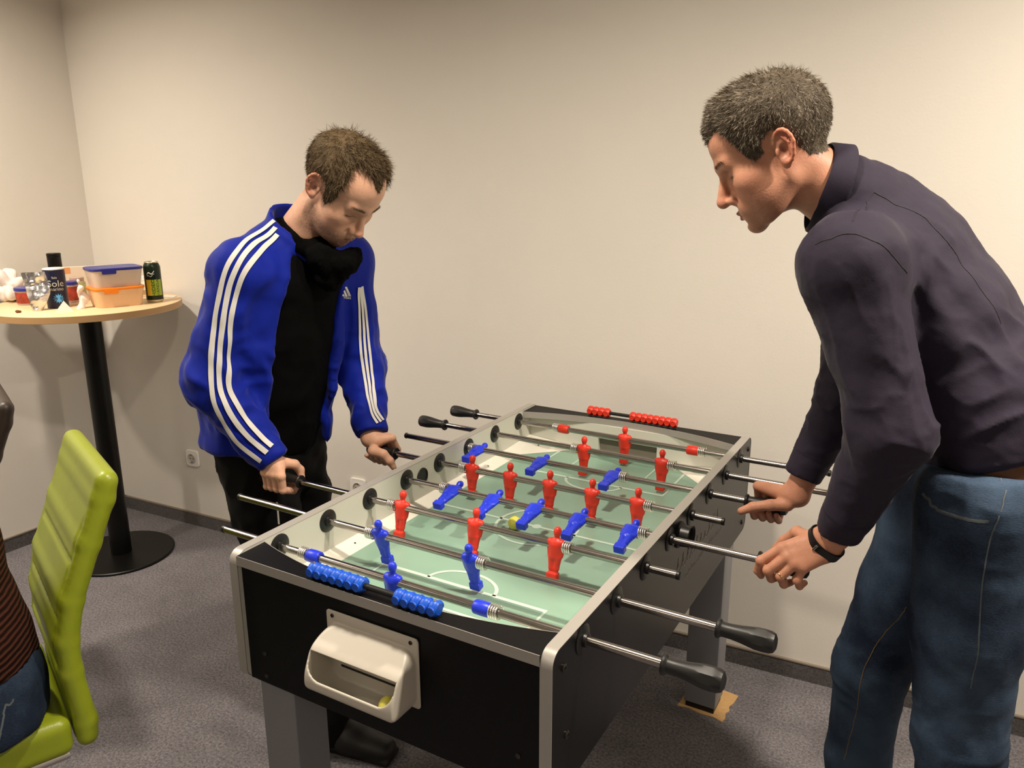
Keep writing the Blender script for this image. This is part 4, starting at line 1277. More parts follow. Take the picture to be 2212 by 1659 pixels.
def grip(rod_y, rod_z, xs, th, R, dx=0.0):
    """four fingers curled round a handle; th / R: joint angles (deg, 0=+y, 90=up) and radii"""
    out = []
    for i, x in enumerate(xs):
        f_ = []
        for j, (t, r) in enumerate(zip(th[i] if hasattr(th[0], '__len__') else th, R)):
            a = math.radians(t)
            f_.append(np.array((x + dx*j, rod_y + r*math.cos(a), rod_z + r*math.sin(a))))
        out.append(f_)
    return out
class Body:
    """skin of one person: several implicit pieces joined in one mesh"""
    def __init__(s): s.v = []; s.f = []; s.c = []; s.n = 0
    def add(s, v, f, col):
        s.v.append(v); s.f.append(f + s.n); s.c.append(np.broadcast_to(col, v.shape) if np.ndim(col) == 1 else col); s.n += len(v)
    def build(s, name, material, parent):
        v = np.concatenate(s.v); f = np.concatenate(s.f)
        org = (v.min(0)+v.max(0))/2
        me = mesh_from(v-org, f, name, True); vcol(me, np.concatenate(s.c))
        return link(name, me, material, parent, org)
M_SKIN = mat('skin', (0.78, 0.56, 0.45), 0.5, attr='col', sss=0.18, var=0.06, vscale=70, bump=0.0004, bscale=260, spec=0.35)
M_HAIR = mat('hair', (0.2, 0.15, 0.1), 0.65, attr='col', spec=0.15)
M_EYE = mat('eye', (0.05, 0.04, 0.04), 0.15)
def skin_cols(q, base, S):
    """vertex colours of the skin by place on the head (head space), some painted shade included"""
    ax = np.abs(q[:, 0]); m = np.stack([ax, q[:, 1], q[:, 2]], 1)
    c = np.tile(np.array(lin(base)), (len(q), 1))
    def mixin(col, w):
        nonlocal c
        w = np.clip(w, 0, 1)[:, None]; c = c*(1-w) + np.array(lin(col))*w
    g = lambda p, r: np.exp(-((np.linalg.norm((m-np.array(p))/np.array(r), axis=1))**2))
    mixin((0.72, 0.42, 0.34), 0.35*g((0.045, 0.07, -0.03), (0.025, 0.03, 0.022)))
    mixin((0.74, 0.42, 0.34), 0.45*g((0, 0.12, -0.03), (0.014, 0.02, 0.014)))
    mixin((0.76, 0.42, 0.33), 0.5*np.clip((ax-0.078)/0.004, 0, 1)*(np.abs(q[:, 1]+0.012) < 0.04))
    lip = np.maximum(g((0.006, 0.096, -0.0625), (0.020, 0.02, 0.0045)), g((0.006, 0.096, -0.0725), (0.017, 0.02, 0.0048)))
    mixin((0.62, 0.33, 0.28), 0.75*lip)
    mixin((0.30, 0.15, 0.12), 0.8*g((0.010, 0.096, -0.0680), (0.018, 0.02, 0.0013)))  # shade of the mouth crease, painted into the skin colour
    mixin((0.38, 0.16, 0.12), 0.6*g((0.078, -0.010, 0.000), (0.008, 0.007, 0.010)))  # ear hollow: its shade is put into the vertex colour
    st = S.get('stubble', 0)
    if st:
        jawz = np.clip((-0.040 - q[:, 2] + 0.25*np.clip(0.06-q[:, 1], 0, 0.08))/0.02, 0, 1) * np.clip((q[:, 1]+0.012)/0.02, 0, 1) * np.clip((q[:, 2]+0.125)/0.02, 0, 1)
        nz = 0.65 + 0.7*(vnoise(q*420)-0.5)
        mixin(S.get('stubble_col', (0.30, 0.22, 0.16)), st*jawz*nz*(1-lip))
    br = g((0.020, 0.098, 0.0335), (0.012, 0.02, 0.0045)) + g((0.036, 0.090, 0.0345), (0.012, 0.02, 0.004))
    mixin(S.get('brow', (0.25, 0.18, 0.13)), 0.55*br)
    lash = np.maximum(g((0.0315, 0.086, 0.0030), (0.0135, 0.016, 0.0020)), g((0.041, 0.080, 0.0035), (0.007, 0.012, 0.0022)))
    mixin((0.10, 0.07, 0.06), 0.95*lash)
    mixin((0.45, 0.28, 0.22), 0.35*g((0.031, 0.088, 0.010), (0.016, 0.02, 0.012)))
    return c
def make_head(body, parent, c, R, S, neck_to, neck_r=(0.056, 0.062), h=0.0019):
    """adds head + neck to the body mesh, returns hair child(ren)"""
    hf = head_fn(S); R = np.array(R); c = np.array(c)
    k = S.get('scale', 1.0)
    def fn(P):
        q = ((P - c.astype(np.float32)) @ R.T.astype(np.float32))/k
        d = hf(q)*k
        d = smin(d, s_cap(P, c + R.T @ np.array((0, -0.022, -0.035)), neck_to, neck_r[0], neck_r[1]), 0.022)
        return d
    lo = np.minimum(c - 0.165, np.array(neck_to) - 0.075); hi = np.maximum(c + 0.165, np.array(neck_to) + 0.075)
    v, f = sdf_mesh(fn, lo, hi, h)
    v = smooth_verts(v, f, 1, 0.35)
    q = ((v - c) @ R.T)/k
    hl = S['hairline']
    ax = np.abs(q[:, 0])
    # hair height above the hairline
    lim = interp_line(hl, q[:, 1]) + S.get('temple', 0.0)*np.exp(-((ax-0.046)/S.get('tw', 0.016))**2)*np.clip((q[:, 1]-S.get('ty', 0.045))/0.02, 0, 1)*np.clip((q[:, 2]-0.030)/0.02, 0, 1) - S.get('peak', 0)*np.exp(-(ax/0.02)**2)*np.clip((q[:, 1]-0.05)/0.02, 0, 1)
    hgt = q[:, 2] - lim
    ear = (np.linalg.norm((np.stack([ax, q[:, 1], q[:, 2]], 1) - np.array((0.085, -0.016, 0.004)))/np.array((0.013, 0.030, 0.042)), axis=1) < 1) | ((ax > 0.0775) & (q[:, 2] < 0.045))
    jag = (vnoise(q*130)-0.5)*0.010 + (vnoise(q*300)-0.5)*0.006
    hair = (hgt + jag > 0) & ~ear
    cols = skin_cols(q, S['skin'], S)
    w = np.clip((hgt+jag+0.004)/0.010, 0, 1)*(~ear)
    cols = cols*(1-w[:, None]*0.85) + np.array(lin(S['hair']))*w[:, None]*0.85
    body.add(v, f, cols)
    # hair shell
    n = vnormals(v, f)
    T_ = interp_line(S['thick'], q[:, 2])*np.clip(hgt/0.028, 0, 1)
    tex = (vnoise(q*np.array((150, 60, 60)))-0.5)*0.7 + (vnoise(q*60+5)-0.5)*0.9
    T_ = T_*(1 + 0.35*tex)*(1 - S.get('thin_front', 0.0)*np.clip((q[:, 1]-0.04)/0.03, 0, 1))
    keep = hair[f].all(1)
    up = R[2]; fw = R[1]
    off = n + (S.get('comb', 0.3)*fw)[None]*np.clip((q[:, 2]-0.06)/0.05, 0, 1)[:, None]
    hv = v + off*T_[:, None]
    ff_ = f[keep]; used, inv = np.unique(ff_, return_inverse=True); ff_ = inv.reshape(ff_.shape); hv_ = hv[used]
    me_c = np.array(lin(S['hair']))*(0.75 + 0.7*vnoise(q[used]*np.array((200, 80, 80)))[:, None])
    org = hv_.mean(0)
    me = mesh_from(hv_-org, ff_, 'hair', True); vcol(me, me_c)
    hair_o = link('hair', me, M_HAIR, parent, org)
    # strands
    ns = S.get('n', 9000)
    roots, fi = surf_samples(hv_, ff_, ns)
    nn = vnormals(hv_, ff_)[ff_[fi, 0]]
    q2 = ((roots-c) @ R.T)/k
    t = np.clip((q2[:, 2]-0.02)/0.09, 0, 1)[:, None]
    sgn = np.sign(q2[:, 0])[:, None]
    comb = fw[None]*(0.35+0.55*t)*S.get('combs', 1.0) - up[None]*(1-t)*0.75
    back = np.clip((-q2[:, 1]-0.02)/0.05, 0, 1)[:, None]
    comb = comb*(1-back) + (-up[None]*0.9)*back*(1-0.5*t) + comb*back*0.3
    dirs = nn*S.get('lift', 0.45) + comb + rng.normal(size=nn.shape)*0.28
    dirs /= np.linalg.norm(dirs, axis=1)[:, None]
    L_ = interp_line(S['len'], q2[:, 2])*rng.uniform(0.6, 1.2, ns)
    L_ = L_*(1 - 0.5*np.clip((q2[:, 1]-0.045)/0.03, 0, 1))
    pal = np.array([lin(x) for x in S['strand_cols']]); pc_ = pal[rng.choice(len(pal), ns, p=S['strand_p'])]*rng.uniform(0.75, 1.25, (ns, 1))
    st = strands('hair_strands', roots - nn*0.0015, dirs, L_, S.get('sw', 0.0008), pc_, M_HAIR, hair_o)
    st['kind'] = 'stuff'
    # eyebrows
    for sx in (-1, 1):
        nb = 170
        t = rng.random(nb); bx_ = sx*(0.012 + 0.036*t); bz = 0.0325 + 0.0035*np.sin(t*2.6) + rng.normal(size=nb)*0.0016
        P0 = np.stack([bx_, 0.125 - 0.25*np.abs(bx_), bz], 1)*k @ R + c
        bv = S.get('_bvh') or BVHTree.FromPolygons([tuple(a) for a in v.tolist()], [tuple(a) for a in f.tolist()]); S['_bvh'] = bv
        PP = []; DD = []
        for p in P0:
            r_ = bv.ray_cast(Vector(p), Vector(-R[1]))
            if r_[0] is None: continue
            PP.append(np.array(r_[0])); DD.append(R[0]*sx*0.8 + R[2]*0.35 + np.array(r_[1])*0.35 + rng.normal(size=3)*0.15)
        PP = np.array(PP); DD = np.array(DD); DD /= np.linalg.norm(DD, axis=1)[:, None]
        eb = strands('eyebrow', PP - DD*0.001, DD, rng.uniform(0.005, 0.009, len(PP)), 0.00045, np.array(lin(S.get('brow', (0.2, 0.15, 0.1))))*rng.uniform(0.7, 1.2, (len(PP), 1)), M_HAIR, parent)
        eb['kind'] = 'stuff'
    return v, f
def cloth_disp(amp, folds, fine=0.0006):
    """folds: list of (direction, wavelength, stretch, weight, centre, radius)"""
    def fn(v):
        d = (vnoise(v*26+11)-0.5)*amp*0.8
        for dr, wl, st, w, ctr, rad in folds:
            dr = np.array(dr, float); dr /= np.linalg.norm(dr)
            q = v - (v @ dr)[:, None]*dr*(1-1/st)
            warp = (vnoise(v*9+3)-0.5)[:, None]*0.05
            n = vnoise((q+warp)/wl + 17)
            rdg = 1-np.abs(n*2-1); rdg = rdg**2
            m_ = 1.0 if ctr is None else np.exp(-((np.linalg.norm(v-np.array(ctr), axis=1)/rad)**2))
            d = d + amp*w*(rdg-0.4)*m_
        return d + (vnoise(v*150)-0.5)*fine
    return fn
# ------------------------------------------------------------------ right-hand player
PR = thing('person', (1.25, 0.56, 0), 'man in dark plum shirt and blue jeans bending over the right side', 'person')
bodyR = Body()
# head
hd_ = math.radians(196); pr_ = math.radians(31)
RH = basis((math.cos(hd_)*math.cos(pr_), math.sin(hd_)*math.cos(pr_), -math.sin(pr_)), (0, 0, 1))
earp = at(1680, 332, 1.425)
HC = earp - RH[0]*0.078
SR = dict(skin=(0.80, 0.575, 0.465), hair=(0.33, 0.295, 0.25), brow=(0.34, 0.27, 0.21), stubble=0.28, stubble_col=(0.40, 0.29, 0.23), nose=0.004, jaw=0.003, scale=1.04,
    hairline=[(-0.12, -0.035), (-0.06, -0.040), (-0.045, -0.028), (-0.034, 0.000), (-0.020, 0.034), (0.0, 0.042), (0.014, 0.034), (0.020, 0.010), (0.038, 0.008), (0.047, 0.024), (0.055, 0.048), (0.066, 0.070), (0.085, 0.082), (0.12, 0.086)],
    temple=0.018, peak=0.006, thick=[(-0.05, 0.002), (0.02, 0.005), (0.06, 0.009), (0.10, 0.016), (0.14, 0.018)], comb=0.3, lift=0.45,
    len=[(-0.05, 0.005), (0.03, 0.009), (0.08, 0.015), (0.14, 0.018)], thin_front=0.35, n=18000, sw=0.0008,
    strand_cols=[(0.31, 0.27, 0.225), (0.47, 0.43, 0.37), (0.68, 0.64, 0.58), (0.36, 0.295, 0.225)], strand_p=[0.36, 0.32, 0.18, 0.14])
C7 = at(1835, 415, 1.50)
hvR, hfR = make_head(bodyR, PR, HC, RH, SR, C7 + np.array((0.0, 0.0, -0.02)), (0.058, 0.066))
# hands: near (left) hand on rod 4
D4 = lambda x: depth_of((x, 0.45, RZ))
nf = [[at(1690, 1184, 1.560), at(1644, 1211, 1.575), at(1637, 1232, 1.592), at(1644, 1243, 1.603)],
      [at(1702, 1203, 1.548), at(1659, 1232, 1.562), at(1666, 1249, 1.585), at(1682, 1247, 1.600)],
      [at(1717, 1218, 1.540), at(1686, 1245, 1.553), at(1693, 1262, 1.575), at(1708, 1258, 1.592)],
      [at(1735, 1226, 1.536), at(1722, 1253, 1.545), at(1727, 1266, 1.563), at(1738, 1259, 1.580)]]
th = [at(1752, 1165, 1.560), at(1722, 1150, 1.595), at(1695, 1168, 1.625), at(1676, 1184, 1.640)]
wrR = at(1779, 1176, 1.548); foR = at(1850, 1110, 1.485)
fn, lo, hi = hand_fn(wrR, foR, nf, th, 1.04, 0.027, 1.2)
v, f = sdf_mesh(fn, lo, hi, 0.0016); v = smooth_verts(v, f, 1, 0.4)
HCOL = np.array(lin((0.79, 0.56, 0.45)))
bodyR.add(v, f, HCOL*(0.93+0.14*vnoise(v*60))[:, None])
# far (right) hand on rod 6: thumb side towards us, fingers curled under
xs = [0.838, 0.858, 0.878, 0.896]
ff6 = grip(0.75, RZ, xs, (60, -10, -85, -162), (0.041, 0.040, 0.037, 0.033), 0.0)
th6 = [at(1700, 1090, 1.856), at(1664, 1091, 1.864), at(1627, 1095, 1.878), at(1601, 1104, 1.884)]
wr6 = at(1716, 1072, 1.858); fo6 = at(1755, 1000, 1.84)
fn, lo, hi = hand_fn(wr6, fo6, ff6, th6, 1.10, 0.026, 1.2)
v, f = sdf_mesh(fn, lo, hi, 0.0018); v = smooth_verts(v, f, 1, 0.4)
bodyR.add(v, f, HCOL*(0.93+0.14*vnoise(v*60))[:, None])
# skeleton
Lsh = at(1838, 572, 1.385); Rsh = at(1862, 560, 1.70)
Lel = at(1922, 930, 1.385); Rel = at(1835, 840, 1.80)
LAT = (Rsh - Lsh)/np.linalg.norm(Rsh - Lsh)
pelv = at(2150, 1030, 1.50); wst = at(2085, 850, 1.53); mid = at(2010, 680, 1.545); chs = at(1935, 545, 1.545); top_ = at(1868, 455, 1.535)
hipL = at(2112, 1090, 1.43); knL = at(2070, 1600, 1.55); anL = np.array((1.36, 0.47, 0.09))
hipR = at(2040, 1080, 1.59); knR = at(1880, 1445, 1.79); anR = np.array((1.13, 0.70, 0.09))
def inner_fn(P):
    d = s_chain(P, [pelv - UP*0.06, wst, mid, chs, top_], [0.06, 0.07, 0.09, 0.085, 0.06], 0.03, LAT, [1.3, 1.3, 1.3, 1.3, 1.2])
    d = smin(d, s_chain(P, [chs, Lsh, Lel, foR], [0.05, 0.045, 0.035, 0.026], 0.02), 0.02)
    d = smin(d, s_chain(P, [chs, Rsh, Rel, fo6], [0.05, 0.045, 0.035, 0.026], 0.02), 0.02)
    d = smin(d, s_cap(P, top_, C7, 0.06, 0.058), 0.03)
    d = smin(d, s_chain(P, [hipL - UP*0.05, (hipL+knL)/2, knL, anL], [0.06, 0.06, 0.05, 0.035], 0.03), 0.03)
    return smin(d, s_chain(P, [hipR - UP*0.05, (hipR+knR)/2, knR, anR], [0.06, 0.06, 0.05, 0.035], 0.03), 0.03)
v, f = sdf_mesh(inner_fn, (0.80, 0.2, 0.03), (1.55, 1.0, 1.72), 0.012)
bodyR.add(v, f, HCOL)
bodyR.build('body', M_SKIN, PR)
# shirt
M_SHIRT = mat('dark_plum_shirt', (0.172, 0.150, 0.208), 0.75, var=0.05, vscale=25, bump=0.0004, bscale=700, sheen=0.06, spec=0.2)
cuL = at(1812, 1150, 1.525); cuR = at(1732, 1030, 1.848)
HEM1, HEM2 = at(1990, 1034, 1.42), at(2200, 982, 1.42)
HEMN = np.cross(LAT, HEM2 - HEM1); HEMN = HEMN/np.linalg.norm(HEMN); HEMN = HEMN if HEMN[2] < 0 else -HEMN
def shirt_fn(P):
    d = s_chain(P, [at(2165, 1030, 1.49), at(2110, 850, 1.51), mid, chs, top_], [0.128, 0.128, 0.130, 0.114, 0.078], 0.05, LAT, [1.22, 1.28, 1.36, 1.42, 1.35])
    d = smax(d, s_plane(P, HEM1, HEMN), 0.010)
    d = smin(d, s_cap(P, Lsh - LAT*0.0, Rsh, 0.082, 0.082), 0.06)
    d = smin(d, s_cap(P, top_, C7 + np.array((-0.012, 0, 0.002)), 0.086, 0.070), 0.04)
    a1 = s_chain(P, [Lsh + LAT*0.03, Lsh, Lel, cuL], [0.085, 0.082, 0.066, 0.044], 0.035)
    a2 = s_chain(P, [Rsh - LAT*0.03, Rsh, Rel, cuR], [0.085, 0.080, 0.062, 0.043], 0.035)
    d = smin(d, a1, 0.028); d = smin(d, a2, 0.028)
    ax = (cuL - Lel)/np.linalg.norm(cuL - Lel)
    dl = s_plane(P, cuL, ax); near = np.linalg.norm(P - cuL.astype(np.float32), axis=1) < 0.10
    d = np.where(near, np.maximum(d, dl), d)
    ax2 = (cuR - Rel)/np.linalg.norm(cuR - Rel)
    near = np.linalg.norm(P - cuR.astype(np.float32), axis=1) < 0.10
    d = np.where(near, np.maximum(d, s_plane(P, cuR, ax2)), d)
    nk = s_cap(P, C7 + np.array((-0.048, 0, 0.040)), C7 + np.array((-0.12, -0.01, 0.14)), 0.054, 0.060)
    return smax(d, -nk, 0.008)
armd = (Lel - Lsh)/np.linalg.norm(Lel - Lsh); spd = (top_ - pelv)/np.linalg.norm(top_ - pelv)
shirt_d = cloth_disp(0.0085, [
    (np.cross(spd, LAT)*0.4 + LAT*0.2 + spd*0.75, 0.050, 3.5, 0.9, at(2080, 720, 1.42), 0.24),
    (np.cross(spd, LAT)*1.0, 0.040, 4.0, 1.3, at(2120, 940, 1.40), 0.16),
    (armd*0.4 + np.cross(armd, LAT), 0.036, 3.0, 0.6, at(1900, 960, 1.32), 0.12),
    (armd, 0.040, 3.0, 0.6, at(1860, 720, 1.30), 0.16),
    (armd*0.3 + np.cross(armd, LAT), 0.032, 3.0, 1.0, at(1820, 860, 1.78), 0.14)], 0.0010)
SHO, sv, sf = sdf_obj('shirt', shirt_fn, (0.84, 0.17, 0.88), (1.60, 0.92, 1.70), 0.0055, M_SHIRT, PR, disp=shirt_d, sm=2)
sbvh = bvh_of(sv, sf)
# collar
M_COLLAR = M_SHIRT
cl_in = C7 + np.array((-0.012, 0, 0.0))
ndir = (HC + RH.T @ np.array((0, -0.03, -0.06)) - C7); ndir /= np.linalg.norm(ndir)
nb = basis(ndir, (1, 0, 0.4))       # rows: side, neck axis, back-ish
cen = C7 + ndir*0.026 + np.array((-0.016, 0, 0.004))
vs = []; nA = 64
for k_, (rad, hh) in enumerate(((0.068, -0.012), (0.0665, 0.022), (0.0680, 0.030), (0.0720, 0.026), (0.0800, -0.004), (0.0815, -0.010), (0.0785, -0.012))):
    for i in range(nA):
        a = 2*math.pi*i/nA
        fr_ = 0.5 - 0.5*math.cos(a)           # 0 at the nape, 1 at the throat
        drop = fr_**2*0.046
        pt = 0.030*fr_**4 if k_ >= 4 else 0.0  # collar points hang lower in front
        r2 = rad*(1 + 0.42*fr_)
        vs.append(cen + nb[2]*(math.cos(a)*r2) + nb[0]*(math.sin(a)*rad) + nb[1]*(hh*(1+0.3*fr_) - drop - pt))
fs = [(k_*nA+i, k_*nA+(i+1) % nA, (k_+1)*nA+(i+1) % nA, (k_+1)*nA+i) for k_ in range(6) for i in range(nA)]
mb = MB(); mb.add(vs, fs); mb.build('collar', M_COLLAR, SHO, smooth=True, sharp=70)
# seams
M_SEAM = mat('shirt_seam_thread', (0.11, 0.09, 0.13), 0.8)
def seam(name, path, w, mat_, parent, bv, off=0.0008, n=70):
    vv, fq = ribbon(bv, path, w, off, n); mb = MB(); mb.add(vv, fq); return mb.build(name, mat_, parent, smooth=True)
seam('seam', [at(1742, 515, 1.33), at(1785, 493, 1.30), at(1845, 490, 1.29), at(1905, 520, 1.29), at(1955, 570, 1.30), at(1976, 590, 1.31)], 0.0026, M_SEAM, SHO, sbvh)
seam('seam', [at(1890, 412, 1.42), at(1985, 450, 1.40), at(2070, 540, 1.38), at(2130, 640, 1.37), at(2160, 700, 1.37)], 0.0022, M_SEAM, SHO, sbvh)
seam('seam', [at(1890, 412, 1.42), at(1862, 445, 1.38), at(1842, 478, 1.32)], 0.0018, M_SEAM, SHO, sbvh)
# jeans
def denim(name):
    M = bpy.data.materials.new(name); M.use_nodes = True; nt = M.node_tree; b = nt.nodes['Principled BSDF']
    b.inputs['Roughness'].default_value = 0.85; b.inputs['Specular IOR Level'].default_value = 0.2
    tc = nt.nodes.new('ShaderNodeTexCoord')
    n1 = nt.nodes.new('ShaderNodeTexNoise'); n1.inputs['Scale'].default_value = 6; n1.inputs['Detail'].default_value = 4
    mpv = nt.nodes.new('ShaderNodeMapping'); mpv.inputs['Scale'].default_value = (200, 200, 900)
    n2 = nt.nodes.new('ShaderNodeTexNoise'); n2.inputs['Scale'].default_value = 1.0; n2.inputs['Detail'].default_value = 2
    r = nt.nodes.new('ShaderNodeValToRGB')
    r.color_ramp.elements[0].position = 0.35; r.color_ramp.elements[0].color = (*lin((0.085, 0.125, 0.195)), 1)
    r.color_ramp.elements[1].position = 0.72; r.color_ramp.elements[1].color = (*lin((0.25, 0.32, 0.405)), 1)
    ad = nt.nodes.new('ShaderNodeMath'); ad.operation = 'MULTIPLY_ADD'; ad.inputs[1].default_value = 0.30; ad.inputs[2].default_value = -0.15
    sm_ = nt.nodes.new('ShaderNodeMath'); sm_.operation = 'ADD'
    nt.links.new(tc.outputs['Object'], n1.inputs['Vector']); nt.links.new(tc.outputs['Object'], mpv.inputs['Vector']); nt.links.new(mpv.outputs[0], n2.inputs['Vector'])
    nt.links.new(n2.outputs['Fac'], ad.inputs[0]); nt.links.new(n1.outputs['Fac'], sm_.inputs[0]); nt.links.new(ad.outputs[0], sm_.inputs[1])
    nt.links.new(sm_.outputs[0], r.inputs[0]); nt.links.new(r.outputs[0], b.inputs['Base Color'])
    bp = nt.nodes.new('ShaderNodeBump'); bp.inputs['Distance'].default_value = 0.0006
    nt.links.new(n2.outputs['Fac'], bp.inputs['Height']); nt.links.new(bp.outputs[0], b.inputs['Normal'])
    return M
M_DENIM = denim('blue_denim')
JT1, JT2 = at(1990, 1020, 1.42), at(2200, 1012, 1.42)
JTN = np.cross(LAT, JT2 - JT1); JTN = JTN/np.linalg.norm(JTN); JTN = JTN if JTN[2] > 0 else -JTN
def jeans_fn(P):
    d = s_chain(P, [at(2165, 960, 1.50), at(2140, 1110, 1.51)], [0.122, 0.126], 0.03, LAT, [1.25, 1.25])
    l1 = s_chain(P, [hipL, (hipL+knL)/2, knL, knL*0.45+anL*0.55, anL - np.array((0, 0, 0.05))], [0.106, 0.096, 0.078, 0.070, 0.062], 0.03)
    l2 = s_chain(P, [hipR, (hipR+knR)/2, knR, knR*0.45+anR*0.55, anR - np.array((0, 0, 0.05))], [0.105, 0.090, 0.078, 0.068, 0.062], 0.03)
    d = smin(d, l1, 0.035); d = smin(d, l2, 0.030)
    return np.maximum(d, s_plane(P, JT1, JTN))
lgd = (knL-hipL)/np.linalg.norm(knL-hipL)
jd = cloth_disp(0.0060, [(LAT*0.6 + np.cross(lgd, LAT), 0.030, 3.5, 1.0, knL, 0.13), (LAT, 0.035, 3.0, 0.9, knR, 0.12), (np.cross(lgd, LAT)*1.0 + LAT*0.5, 0.04, 3.5, 0.7, hipL, 0.15)], 0.0008)
JE, jv, jf = sdf_obj('jeans', jeans_fn, (0.98, 0.28, 0.03), (1.52, 0.84, 1.14), 0.006, M_DENIM, PR, disp=jd, sm=2)
jb = bvh_of(jv, jf)
M_STITCH = mat('jeans_stitching', (0.30, 0.33, 0.35), 0.8)
M_STITCHY = mat('jeans_yellow_stitching', (0.50, 0.40, 0.20), 0.8)
seam('pocket_edge', [at(1972, 1062, 1.42), at(1985, 1090, 1.38), at(2020, 1112, 1.35), at(2080, 1126, 1.33), at(2138, 1134, 1.32)], 0.0060, M_STITCH, JE, jb)
seam('side_seam', [at(2163, 1030, 1.36), at(2160, 1060, 1.35), at(2138, 1160, 1.34), at(2122, 1260, 1.36), at(2112, 1400, 1.40), at(2095, 1480, 1.43)], 0.0026, M_STITCH, JE, jb)
seam('inner_seam', [at(1965, 1295, 1.62), at(1905, 1370, 1.68), at(1862, 1450, 1.71), at(1850, 1540, 1.75), at(1815, 1650, 1.80)], 0.0014, M_STITCHY, JE, jb)
# belt
M_BELT = mat('brown_leather_belt', (0.40, 0.24, 0.12), 0.5)
pb = at(2162, 1000, 1.50); pb = pb - JTN*((pb - JT1) @ JTN)
mb = MB(); nA = 72; ring = []
cxr = np.cross(LAT, JTN); cxr /= np.linalg.norm(cxr)
for zz, gr in ((-0.004, 0.985), (-0.003, 1.0), (0.024, 1.0), (0.025, 0.985)):
    for i in range(nA):
        a = 2*math.pi*i/nA
        ring.append(pb - JTN*(zz - 0.022) + (LAT*math.sin(a)*0.1535 + cxr*math.cos(a)*0.1232)*gr)
mb.add(ring, [(k_*nA+i, k_*nA+(i+1) % nA, (k_+1)*nA+(i+1) % nA, (k_+1)*nA+i) for k_ in range(3) for i in range(nA)])
mb.build('belt', M_BELT, PR, smooth=True)
# watch and ring
M_WATCH = mat('black_watch_strap', (0.035, 0.035, 0.04), 0.4)
ax = (wrR - foR)/np.linalg.norm(wrR - foR); lt = nf[0][0]-nf[3][0]; lt -= ax*(lt@ax); lt /= np.linalg.norm(lt); nr = np.cross(ax, lt)
wc = wrR - ax*0.004
wt = None
mb = MB(); prof = []
nA = 48; vs = []
for rr, hh in ((1.0, -0.011), (1.07, -0.010), (1.07, 0.010), (1.0, 0.011)):
    for i in range(nA):
        a = 2*math.pi*i/nA
        vs.append(wc + ax*hh + (lt*math.cos(a)*0.0362 + nr*math.sin(a)*0.0315)*rr)
mb.add(vs, [(k_*nA+i, k_*nA+(i+1) % nA, (k_+1)*nA+(i+1) % nA, (k_+1)*nA+i) for k_ in range(3) for i in range(nA)])
WT = mb.build('wristwatch', M_WATCH, PR, smooth=True, org=wc)
WT['label'] = 'black wristwatch strap with a steel buckle'
cb_ = at(1783, 1162, 1.50); cbp = wc + (lambda q: (q/np.linalg.norm(q))*0.0345)((cb_-wc) - ax*((cb_-wc)@ax))
od = (cbp-wc)/np.linalg.norm(cbp-wc)
mb = MB(); mb.obox(cbp + od*0.001, ax*0.0075, np.cross(ax, od)*0.0022, od*0.0018); mb.build('buckle', M_SPRING, WT, bevel=0.0006)
rp = nf[2][1]*0.55 + nf[2][0]*0.45; rd = nf[2][1]-nf[2][0]; rd /= np.linalg.norm(rd)
M_GOLD = mat('pale_gold', (0.90, 0.78, 0.58), 0.2, metal=1.0)
rp = nf[2][1]*0.9 + nf[2][0]*0.1
mb = MB(); u_ = np.cross(rd, (0, 0, 1)); u_ /= np.linalg.norm(u_); w_ = np.cross(rd, u_)
mb.tube([rp + 0.0107*(u_*math.cos(a)+w_*math.sin(a)) for a in np.linspace(0, 2*math.pi, 28, endpoint=False)], 0.0015, 8, closed=True)
mb.build('finger_ring', M_GOLD, PR, smooth=True, org=rp)['label'] = 'thin pale gold finger ring'
# shoes
M_SHOE = mat('black_shoe', (0.05, 0.048, 0.045), 0.5)
def shoe(an, fwd, parent, sc=1.0):
    f_ = np.array((fwd[0], fwd[1], 0.0)); f_ /= np.linalg.norm(f_); s_ = np.cross((0, 0, 1), f_)
    g = np.array((an[0], an[1], 0.0))
    def fn(P):
        d = s_cap(P, g - f_*0.05 + UP*0.045, g + f_*0.06 + UP*0.048, 0.036, 0.040, s_, 1.0)
        d = smin(d, s_cap(P, g + f_*0.06 + UP*0.040, g + f_*0.175 + UP*0.030, 0.042, 0.030, s_, 1.25), 0.03)
        d = smin(d, s_cap(P, g + UP*0.05, g + UP*0.105, 0.042, 0.046), 0.03)
        d = smin(d, s_box(P, g + f_*0.06 + UP*0.010, (0.14, 0.040, 0.010), 0.008, np.stack([f_, s_, UP])), 0.008)
        return np.maximum(d, 0.0015 - P[:, 2])
    return sdf_obj('shoe', fn, g - np.array((0.25, 0.25, 0.0)), g + np.array((0.25, 0.25, 0.16)), 0.005, M_SHOE, parent)
shoe(anL, (-1, -0.1), PR); shoe(anR, (-1, 0.05), PR)

for cu_, el_ in ((cuL, Lel), (cuR, Rel)):
    ax_ = (cu_-el_)/np.linalg.norm(cu_-el_); b_ = basis(ax_, (0.3, -0.8, 0.5)); cc_ = cu_ - ax_*0.055
    pth = [cc_ + (b_[0]*math.cos(a) + b_[2]*math.sin(a))*0.05 for a in np.linspace(0, 2*math.pi, 40)]
    seam('cuff_seam', pth, 0.0016, M_SEAM, SHO, sbvh, 0.0008, 60)
